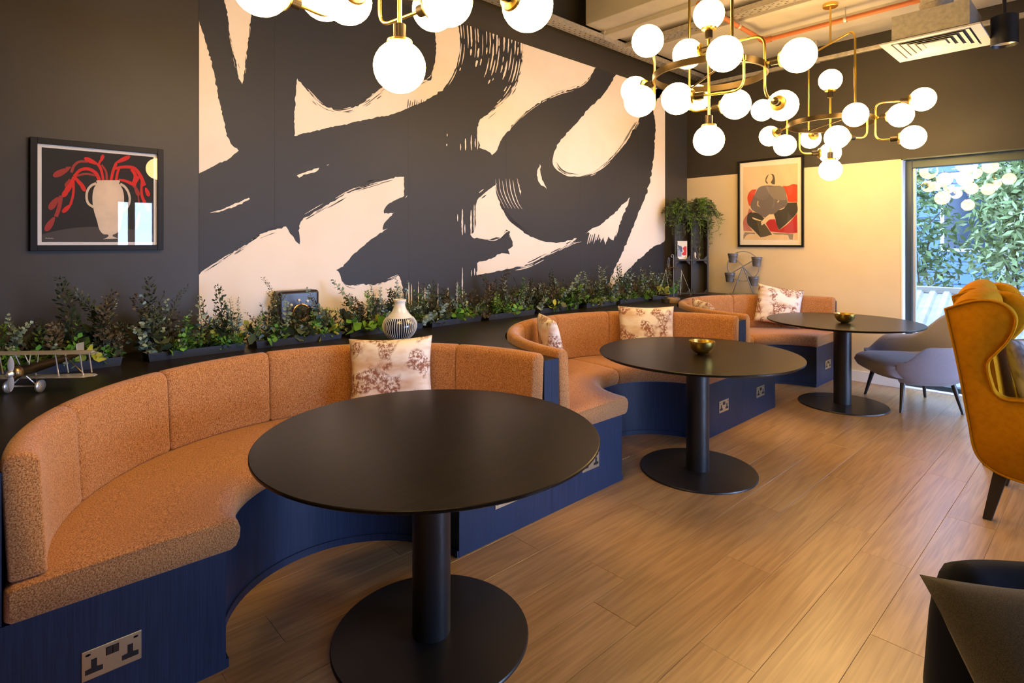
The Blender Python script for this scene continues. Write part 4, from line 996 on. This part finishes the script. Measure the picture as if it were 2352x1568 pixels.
# ================================================================ PLANTERS
LM = {'euc': leafmat('eucalyptus_leaf', (.13, .19, .12), (.40, .46, .32)), 'dark': leafmat('dark_glossy_leaf', (.022, .034, .018), (.07, .09, .042), .4), 'brown': leafmat('dried_brown_leaf', (.05, .036, .022), (.13, .095, .045)),
      'green': leafmat('fresh_green_leaf', (.045, .15, .02), (.14, .36, .045)), 'lime': leafmat('yellow_green_leaf', (.20, .24, .02), (.42, .42, .05)), 'moss': leafmat('moss_green', (.06, .13, .018), (.17, .28, .04)), 'blue': leafmat('blue_green_leaf', (.13, .21, .20), (.32, .43, .42))}
stem_m = mat('brown_stem', (.05, .035, .02), .8)
def add_leaf(mb, p, a, b_, l, w, fold=.12):
    """leaf blade along a with half width w along b: eight triangles, cupped"""
    n = a.cross(b_).normalized()
    vs = [p, p + a*l*.3 + b_*w*.8 + n*w*fold, p + a*l*.3, p + a*l*.3 - b_*w*.8 + n*w*fold, p + a*l*.65 + b_*w + n*w*fold*.6, p + a*l*.66 - n*w*.1, p + a*l*.65 - b_*w + n*w*fold*.6, p + a*l - n*w*.3]
    mb.add(vs, [(0,1,2),(0,2,3),(1,4,5,2),(2,5,6,3),(4,7,5),(5,7,6)])
def sprig(h, bend, sp, l, w, up, pairs=2, top=1.0, r=None, bare=.15, twig=0):
    mb = MB(); pts = []; N = 9; d = Vector((r.gauss(0,1), r.gauss(0,1), 0)).normalized()
    for k in range(N):
        t = k/(N-1); pts.append(Vector((d.x*bend*t*t, d.y*bend*t*t, h*t - bend*.35*t**3)) + Vector((r.gauss(0,.004), r.gauss(0,.004), 0)))
    st = MB().tube(pts, [.0028*(1-.7*k/(N-1)) for k in range(N)], 5)
    def at(t): x = t*(N-1); i = min(int(x), N-2); return pts[i].lerp(pts[i+1], x-i), (pts[i+1]-pts[i]).normalized()
    L = sum((pts[i+1]-pts[i]).length for i in range(N-1)); m = max(3, int(L*(1-bare)/sp)); roll = r.random()*6
    for k in range(m):
        t = bare + (1-bare)*k/(m-1)*.995; p, tg = at(t); a0 = Vector((0,0,1)).cross(tg); a0 = a0.normalized() if a0.length > .1 else Vector((1,0,0)); b0 = tg.cross(a0)
        s_ = (1 - .55*t**2*top)*r.uniform(.75, 1.15); roll += R(90 if pairs == 2 else 137)
        for j in range(pairs):
            q = roll + 2*pi*j/pairs + r.gauss(0,.2); o_ = a0*cos(q) + b0*sin(q); dr = (o_ + tg*up + Vector((0,0,r.gauss(0,.15)))).normalized(); bb = dr.cross(tg).normalized()
            bb.rotate(Matrix.Rotation(r.gauss(0,.5), 3, dr)); base = p
            if twig: base = p + dr*twig*(1-.6*t)*r.uniform(.3,1)
            add_leaf(mb, base, dr, bb, l*s_, w*s_)
    return st, mb
VAR = {}
rv = random.Random(21)
spec = {'euc': dict(sp=.019, l=.044, w=.020, up=.35, pairs=2), 'fine': dict(sp=.010, l=.026, w=.0055, up=.8, pairs=2, twig=.02), 'ruscus': dict(sp=.014, l=.042, w=.0095, up=.9, pairs=1), 'bushy': dict(sp=.0065, l=.032, w=.009, up=.6, pairs=3, twig=.05, bare=.1), 'fern': dict(sp=.008, l=.040, w=.0085, up=.35, pairs=2, bare=.05, twig=.01), 'broad': dict(sp=.028, l=.080, w=.032, up=.5, pairs=2, bare=.2), 'round': dict(sp=.014, l=.036, w=.018, up=.2, pairs=2, bare=.1)}
def variant(kind, lm, tall):
    key = (kind, lm, tall)
    if key not in VAR:
        lst = []
        for k in range(5):
            h = {'t': rv.uniform(.30, .44), 'm': rv.uniform(.18, .27), 's': rv.uniform(.08, .13)}[tall]
            st, lv = sprig(h, rv.uniform(.03, .45)*h*1.2, r=rv, **spec[kind])
            nm = {'euc': 'eucalyptus_sprig', 'fine': 'fine_leaf_sprig', 'ruscus': 'ruscus_sprig', 'bushy': 'bushy_sprig', 'fern': 'fern_frond', 'broad': 'broad_leaf_sprig', 'round': 'round_leaf_sprig'}[kind]
            me = bpy.data.meshes.new(nm); n0 = len(st.f); mb = MB(); mb.add(st.v, st.f); mb.add(lv.v, lv.f); me.from_pydata(mb.v, [], mb.f)
            me.materials.append(stem_m); me.materials.append(LM[lm]); me.polygons.foreach_set('material_index', [0]*n0 + [1]*(len(mb.f)-n0))
            me.polygons.foreach_set('use_smooth', [True]*len(mb.f)); lst.append((nm, me))
        VAR[key] = lst
    return rv.choice(VAR[key])
TALL = [('euc','euc'),('fine','brown'),('fine','dark'),('ruscus','dark'),('bushy','dark'),('fine','euc'),('euc','blue'),('bushy','brown'),('ruscus','brown')]
MID = [('fern','green'),('bushy','dark'),('round','euc'),('fern','moss'),('broad','dark'),('bushy','brown'),('round','blue'),('fine','dark')]
LOW = [('broad','lime'),('fern','moss'),('broad','green'),('fern','green'),('round','moss'),('broad','dark'),('round','euc')]
PX0, PX1 = -3.56, -3.385; PZ = .044
def planter(y0, y1, label, seed, extra=1.0, gap=None):
    r = random.Random(seed); yc = (y0+y1)/2; L = y1-y0
    t = thing('planter_trough', ((PX0+PX1)/2, yc, ZC+.0006), label, 'planter', 'slate planters along the worktop'); w = (PX1-PX0)/2; l = L/2
    mb = MB(); th = .006
    outer = [(-w+.008,-l+.008),(w-.008,-l+.008),(w-.008,l-.008),(-w+.008,l-.008)]; otop = [(-w,-l),(w,-l),(w,l),(-w,l)]; inn = [(-w+th,-l+th),(w-th,-l+th),(w-th,l-th),(-w+th,l-th)]
    mb.sweep([[(x, y, z) for x, y in pp] for pp, z in ((outer, 0), (otop, PZ), (inn, PZ), (inn, PZ-.02))])
    obj('trough', mb, M['trough'], t); obj('soil', MB().box((-w+th, -l+th, .02), (w-th, l-th, PZ-.012)), M['soil'], t)
    def put(kind, lm, tall, x, y, z, s_, lean=.3):
        if gap and gap[0] < y + yc < gap[1] and tall != 's' and not (tall == 'm' and r.random() < .25): return
        nm, me = variant(kind, lm, tall); o = link(nm, me, None, t); o.location = (x, y, z); o.scale = (s_,)*3
        o.rotation_euler = (r.gauss(0, lean), r.gauss(0, lean), r.random()*2*pi)
    n = L/.5*extra
    for k in range(int(17*n)):
        kd = r.choice(TALL); put(*kd, 't', r.uniform(-.05, .05), r.uniform(-l*.95, l*.95), PZ-.02, r.uniform(.65, 1.05), .26)
    for k in range(int(34*n)):
        kd = r.choice(MID); put(*kd, 'm', r.uniform(-.07, .06), r.uniform(-l, l), PZ-.02, r.uniform(.6, 1.1), .42)
    for k in range(int(40*n)):
        kd = r.choice(LOW); put(*kd, 's', r.uniform(-.03, w-.005), r.uniform(-l, l), PZ-.014, r.uniform(.6, 1.05), .55)
PL_ = [(-0.66, -0.11, 'slate trough planter of mixed greenery at the vase print side, beyond the model biplane', 1), (-0.05, 0.502, 'slate trough planter of eucalyptus and dark greenery behind the model biplane', 2), (0.61, 1.086, 'slate trough planter of bright fern and eucalyptus at the mural edge', 3), (1.141, 1.671, 'slate trough planter of dark bushy sprigs in front of the dial box', 4),
       (1.72, 2.29, 'slate trough planter of leafy sprigs behind the striped vase', 5), (2.36, 2.83, 'slate trough planter of arching dark sprigs next after the striped vase', 6), (2.9, 3.42, 'slate trough planter of brown sprigs behind the middle banquette arm', 7), (3.48, 3.99, 'slate trough planter of pale eucalyptus behind the middle banquette', 8),
       (4.1, 4.56, 'slate trough planter of tall sprigs before the balance scale', 9), (4.62, 5.13, 'slate trough planter of pale sprigs behind the balance scale', 10), (5.19, 5.7, 'slate trough planter of low greenery in front of the crate shelf', 11)]
for a, b_, lb, sd in PL_: planter(a, b_, lb, sd, gap=(1.30, 1.52) if sd == 4 else None)
# ================================================================ THINGS ON THE WORKTOP
# striped vase
vz = thing('striped_vase', (-3.098, 1.914, ZC), 'round black vase with white stripes and a white neck', 'vase')
body = [(.045,.0),(.048,.004)] + [(.048 + .058*sin(pi*k/14)**.8 if k <= 7 else .062 + .044*sin(pi*k/14)**.9, .004 + .138*k/12) for k in range(1, 12)]
body = [(.046,0),(.060,.010),(.082,.030),(.098,.055),(.1055,.080),(.105,.100),(.097,.122),(.083,.142)]
neck = [(.083,.142),(.068,.158),(.052,.176),(.041,.196),(.035,.216),(.033,.232),(.037,.240),(.041,.248),(.040,.254),(.034,.256),(.029,.250),(.028,.22)]
bp = [(p.x, p.y) for p in smooth_poly(body, .008, 0, close=False, lim=90)]; np_ = [(p.x, p.y) for p in smooth_poly(neck, .006, 0, close=False, lim=90)]
obj('body', MB().lathe(bp, 64), M['vase_dark'], vz, smooth=60); obj('neck', MB().lathe(np_, 48, cap=False), M['vase_white'], vz, smooth=60)
for k in range(44):
    q = 2*pi*k/44; path = [((r_+.0012)*cos(q), (r_+.0012)*sin(q), z) for r_, z in bp[1:]]; path = path[::2] + [path[-1]]
    obj('white_stripe', MB().tube(path, .0021, 5), M['vase_white'], vz, smooth=60)
# model biplane: nose towards the camera side, built in its own axes (x = nose, y = left wing)
bpn = thing('model_biplane', ld(-1.995, 2.345, ZC), 'small brass and silver model biplane on the worktop', 'model plane')
bpn.rotation_euler = (0, 0, math.atan2(-FW.y, -FW.x) + R(4))
def wing(z, x0, half, chord):
    pts = []
    for k in range(25):
        u = -1 + k/12; tip = max(0, 1-abs(u)**14)**.5; pts.append((u*half, tip))
    vs = []; fs = []
    for (y, tp) in pts:
        for (cx__, hz) in ((.5,0),(.25,.006),(-.1,.006),(-.5,.001),(-.5,-.001),(-.1,-.001),(.25,-.002)): vs.append((x0 + cx__*chord*(.35+.65*tp), y, z + hz))
    return MB().sweep([vs[i*7:(i+1)*7] for i in range(25)])
obj('upper_wing', wing(.160, .02, .262, .085), M['silver'], bpn, smooth=40); obj('lower_wing', wing(.060, .005, .262, .075), M['silver'], bpn, smooth=40)
obj('fuselage', MB().lathe([(.010,.07),(.020,.065),(.022,.03),(.022,-.03),(.019,-.12),(.012,-.24),(.005,-.30)], 20, (0,0,.092), (1,0,0)), M['bronze'], bpn, smooth=40)
obj('engine_cowl', MB().lathe([(.010,.0),(.022,.004),(.026,.014),(.026,.030),(.022,.036)], 24, (.055,0,.092), (1,0,0)), M['antique'], bpn, smooth=40)
pr = obj('propeller', MB().lathe([(.012,0),(.014,.008),(.006,.022)], 16, (.095,0,.092), (1,0,0)), M['silver'], bpn, smooth=40)
for s_ in (-1, 1):
    vs = []
    for k in range(9):
        u = k/8; wd = .0135*sin(pi*(.12+.86*u))**.7; z = .092 + s_*(.008 + .062*u); vs.append([(.098, -wd, z), (.101, 0, z), (.098, wd, z), (.096, 0, z)])
    obj('propeller_blade', MB().sweep(vs), M['vase_white'], pr, smooth=40)
for y in (-.225, -.13, .13, .225):
    for x in (.035, -.02): obj('wing_strut', MB().tube([(x-.01, y, .066), (x+.01, y, .158)], .0026, 8), M['silver'], bpn, smooth=40)
for y in (-.03, .03):
    for x in (.03, -.015): obj('cabane_strut', MB().tube([(x, y*.6, .115), (x+.008, y, .158)], .0022, 8), M['silver'], bpn, smooth=40)
for y0, y1 in ((-.22, -.14), (.22, .14)): obj('bracing_wire', MB().tube([(.01, y0, .066), (.02, y1, .158)], .0018, 6), M['antique'], bpn)
obj('axle', MB().tube([(.03,-.062,.026), (.03,.062,.026)], .003, 8), M['silver'], bpn, smooth=40)
for s_ in (-1, 1):
    obj('wheel', MB().lathe([(.006,-.009),(.020,-.008),(.026,-.003),(.026,.003),(.020,.008),(.006,.009)], 24, (.03, s_*.062, .026), (0,1,0)), M['silver'], bpn, smooth=40)
    for x in (-.0, .05): obj('undercarriage_leg', MB().tube([(.03, s_*.052, .026), (x, s_*.022, .072)], .0025, 8), M['silver'], bpn, smooth=40)
obj('tailplane', MB().box((-.315, -.075, .096), (-.265, .075, .100)), M['silver'], bpn, bevel=.001); obj('rudder', MB().box((-.325, -.002, .098), (-.275, .002, .145)), M['silver'], bpn, bevel=.001)
# box with a round brass dial behind the planter
dbx = thing('dial_box', (WX+.068, 1.50, ZC), 'black retro box with a round brass dial and ring of pale studs behind the plants', 'retro box')
obj('case', MB().box((-.060, -.135, 0), (.050, .135, .300)), mat('black_lacquer', (.022, .016, .018), .3), dbx, bevel=.022, seg=4)
obj('dial', MB().lathe([(.046,0),(.058,.002),(.060,.007),(.054,.010),(.046,.006),(.0001,.004)], 36, (.0505, .008, .155), (1,0,0), cap=False), M['antique'], dbx, smooth=40)
obj('dial_grille', MB().lathe([(.0001,.006),(.040,.006),(.044,.002)], 30, (.0505, .008, .155), (1,0,0), cap=False), M['bronze'], dbx, smooth=40)
for k in range(8):
    q = R(20) + 2*pi*k/9; obj('stud', MB().sphere((.052, .008 + .084*cos(q), .155 + .084*sin(q)), .0105, 14, 8), M['vase_white'], dbx, smooth=60)
obj('side_bracket', MB().box((.0, -.150, .20), (.02, -.135, .245)), M['brass'], dbx, bevel=.002)
# balance scale
bs = thing('balance_scale', (-3.10, 5.126, ZC), 'old balance scale with hanging pans on a round wooden base', 'scale')
obj('base', MB().lathe([(.062,0),(.066,.006),(.066,.044),(.062,.050)], 32), M['wood_pale'], bs, smooth=40); obj('base_block', MB().lathe([(.045,0),(.048,.04)], 20, (-.075*RT.x, -.075*RT.y, 0)), M['crate'], bs, smooth=40)
obj('pole', MB().tube([(0,0,.05), (0,0,.46)], .006, 10), M['zinc'], bs, smooth=40)
obj('hook', MB().tube([(0,0,.46)] + [tuple(RT*(-.012+.012*cos(q)) + Vector((0,0,.475+.014*sin(q)))) for q in [R(d) for d in range(0, 300, 25)]], .004, 8), M['zinc'], bs, smooth=40)
BA = RT*.055 - FW*.085
obj('beam', MB().tube([BA*-1 + Vector((0,0,.335)), Vector((0,0,.36)), BA + Vector((0,0,.335))], [.003,.006,.003], 10), M['antique'], bs, smooth=40)
obj('chain_link', MB().tube([tuple(RT*(-.05+.008*cos(q)) + Vector((0,0,.41+.05*sin(q)))) for q in [2*pi*k/16 for k in range(16)]], .0025, 6, closed=True), M['zinc'], bs, smooth=40)
for s_, zz in ((-1, .075), (1, .085)):
    c = BA*s_ + RT*.03*s_ + Vector((0,0,zz)); p = obj('pan', MB().lathe([(.0001,-.012),(.05,-.010),(.068,0),(.070,.004),(.066,.003),(.048,-.006),(.0001,-.008)], 32, c, cap=False), M['bronze'], bs, smooth=40)
    for k in range(3):
        q = 2*pi*k/3 + .4; obj('pan_cord', MB().tube([BA*s_ + Vector((0,0,.333)), c + Vector((.066*cos(q), .066*sin(q), .002))], .0016, 6), M['antique'], p)
# ferris-wheel pot stand
fw_ = thing('ferris_wheel_planter', (-2.95, 6.36, ZC), 'grey metal ferris wheel stand carrying four little buckets', 'plant stand')
ang = R(24); ux = Vector((cos(ang), sin(ang), 0)); un = Vector((sin(ang), -cos(ang), 0)); hz = .339; RW = .170
hub = Vector((0,0,hz))
for k in (-1, 1):
    off = un*(.028*k)
    wl = obj('wheel_rim', MB().tube([tuple(hub + off + ux*RW*cos(q) + Vector((0,0,RW*sin(q)))) for q in [2*pi*i/40 for i in range(40)]], .0042, 8, closed=True), M['zinc'], fw_, smooth=40)
    for a in (33, 130): obj('spoke', MB().tube([hub + off + ux*RW*cos(R(a)) + Vector((0,0,RW*sin(R(a)))), hub + off - ux*RW*cos(R(a)) - Vector((0,0,RW*sin(R(a))))], .0045, 8), M['zinc'], wl, smooth=40)
    for s_ in (-1, 1): obj('stand_leg', MB().tube([hub + off*1.6, ux*(.115*s_) + off*2.2 + Vector((0,0,.018))], .0065, 10), M['zinc'], fw_, smooth=40)
obj('hub', MB().tube([hub - un*.05, hub + un*.05], .009, 12), M['zinc'], fw_, smooth=40)
obj('base_rail', MB().tube([ux*-.20 + un*.06 + Vector((0,0,.006)), ux*-.15 + un*.06 + Vector((0,0,.022)), ux*.17 + un*.06 + Vector((0,0,.022))], .006, 8).tube([ux*-.15 - un*.06 + Vector((0,0,.022)), ux*.17 - un*.06 + Vector((0,0,.022))], .006, 8).tube([ux*.12 - un*.062 + Vector((0,0,.014)), ux*.12 + un*.062 + Vector((0,0,.014))], .006, 8).tube([ux*-.12 - un*.062 + Vector((0,0,.014)), ux*-.12 + un*.062 + Vector((0,0,.014))], .006, 8), M['zinc'], fw_, smooth=40)
for a in (33, 130, 213, 310):
    c = hub + ux*RW*cos(R(a)) + Vector((0,0,RW*sin(R(a)) - .035))
    bk = obj('bucket', MB().lathe([(.038,-.055),(.042,-.052),(.055,.040),(.058,.044),(.058,.052),(.052,.052),(.050,.040),(.036,-.045),(.0001,-.045)], 28, c, cap=True), M['zinc'], fw_, smooth=40)
    obj('bucket_band', MB().lathe([(.0535,.030),(.058,.031),(.058,.037),(.0545,.038)], 28, c, cap=False), M['zinc'], bk, smooth=40)
# crate shelf in the corner, set across it
A, B = Vector((-3.60, 5.98, ZC)), Vector((-3.33, 6.28, ZC)); ux = (B-A).normalized(); un = Vector((ux.y, -ux.x, 0)); W_ = (B-A).length; H_ = .913; D_ = .125
cs = thing('crate_shelf', (A+B)/2, 'dark wooden crate shelf with cut-corner openings in the corner', 'shelf')
cs.rotation_euler = (0, 0, math.atan2(ux.y, ux.x))       # local x along the front, -y out to the room
w = W_/2
obj('back_board', MB().box((-w, D_-.010, 0), (w, D_, H_)), M['crate'], cs)
for x in (-w, -.009, w-.018): obj('upright', MB().box((x, 0, 0), (x+.018, D_-.010, H_)), M['crate'], cs, bevel=.002)
for z in (0, .395, H_-.018): obj('shelf_board', MB().box((-w, .001, z), (w, D_-.010, z+.018)), M['crate'], cs, bevel=.002)
for cx__ in (-w/2-.004, w/2+.0):
    for zc, hh in ((.204, .185), (.66, .245)):
        for sx in (-1, 1):
            for sz in (-1, 1):
                x = cx__ + sx*(w/2-.014); z = zc + sz*hh
                obj('corner_bracket', MB().prism([Vector((x, .004, z)), Vector((x - sx*.045, .004, z)), Vector((x, .004, z - sz*.045))], (0, .012, 0)), M['crate'], cs)
def on_shelf(x, y, z): return Vector(cs.location) + ux*x - un*y + Vector((0,0,z))
# items on the shelf
pc = thing('art_card', on_shelf(-.098, .045, .4136), 'small white and red art card standing in the crate shelf', 'card'); pc.rotation_euler = cs.rotation_euler
obj('card', MB().box((-.058, 0, 0), (.058, .006, .215)), M['mount'], pc); obj('printed_grey', MB().box((-.055, -.0012, .03), (-.010, 0, .16)), M['zinc'], pc)
obj('printed_red', MB().prism([Vector((a, -.0016, b_)) for a, b_ in ((-.01,.06),(.01,.045),(.05,.045),(.052,.15),(.03,.155),(.005,.13),(.02,.09),(.0,.075))], (0,.001,0)), M['red'], pc)
obj('printed_black', MB().prism([Vector((a, -.0012, b_)) for a, b_ in ((-.02,.09),(.0,.08),(.0,.14),(-.02,.15),(-.055,.17),(-.055,.16))], (0,.001,0)), M['black'], pc)
for i, (x, z, m, lb) in enumerate(((.055, .413, 'pot_white', 'tiny pale ornament standing low in the crate shelf'), (.10, .413, 'antique', 'tiny brass ornament standing beside the pale one in the crate shelf'))):
    k = thing('shelf_ornament', on_shelf(x, .05, z+.0006), lb, 'ornament')
    obj('figure', MB().lathe([(.014,0),(.018,.01),(.010,.03),(.016,.055),(.012,.075),(.0001,.085)] if i == 0 else [(.02,0),(.02,.006),(.005,.01),(.005,.10),(.014,.115),(.016,.13),(.0001,.142)], 18, cap=False), M[m], k, smooth=50)
# trailing plants in pots on top
def trailing(x, pm, label, seed):
    r = random.Random(seed); p = on_shelf(x, .055, H_+.0006); t = thing('trailing_plant', p, label, 'potted plant', 'trailing plants on the crate shelf')
    obj('pot', MB().lathe([(.036,0),(.048,.075),(.050,.08),(.044,.08),(.042,.06)], 20), pm, t, smooth=40); obj('soil', MB().lathe([(.0001,.066),(.043,.066)], 16, cap=False), M['soil'], t)
    for s_ in range(64):
        q = r.random()*2*pi; front = Vector((cos(q), sin(q), 0)); hang = r.random()
        d = (front*.6 + un*1.0*r.random()).normalized()
        up = r.uniform(.06, .17); out = r.uniform(.06, .17); drop = r.uniform(.02, .58)*hang
        pts = [Vector((0,0,.066)), d*out*.4 + Vector((0,0,.066+up)), d*out + Vector((0,0,.066+up*.8)), d*(out*1.3) + Vector((0,0,.066+up*.2-drop*.3)), d*(out*1.38) + Vector((r.gauss(0,.008), r.gauss(0,.008), .066-drop))]
        for i in (2, 3, 4):
            k = .055 + .085 - pts[i].dot(un)
            if pts[i].z < .05 and k > 0: pts[i] = pts[i] + un*k
        mb = MB(); fine = []
        for i in range(len(pts)-1):
            for k in range(5): fine.append(pts[i].lerp(pts[i+1], k/5))
        st = MB().tube(fine, .0013, 4)
        for i, f in enumerate(fine[3:]):
            for j in range(3):
                a = Vector((r.gauss(0,1), r.gauss(0,1), r.gauss(-.6,.6))).normalized(); b_ = a.cross(Vector((r.gauss(0,1), r.gauss(0,1), r.gauss(0,1)))).normalized(); l = r.uniform(.03, .06)
                if f.z < .05 and a.dot(un) < -.4: a = -a
                mb.add([f, f + a*l*.5 + b_*l*.085, f + a*l, f + a*l*.5 - b_*l*.085], [(0,1,2,3)])
        g = MB(); g.add(st.v, st.f); g.add(mb.v, mb.f); obj('trailing_stem', g, LM['moss'] if s_ % 3 == 0 else LM['dark'], t)
trailing(-.125, M['pot_white'], 'trailing green plant in a pale stone pot on the crate shelf by the mural', 1)
trailing(.11, M['wood_pale'], 'trailing green plant in a wooden pot on the crate shelf end by the cream wall', 2)
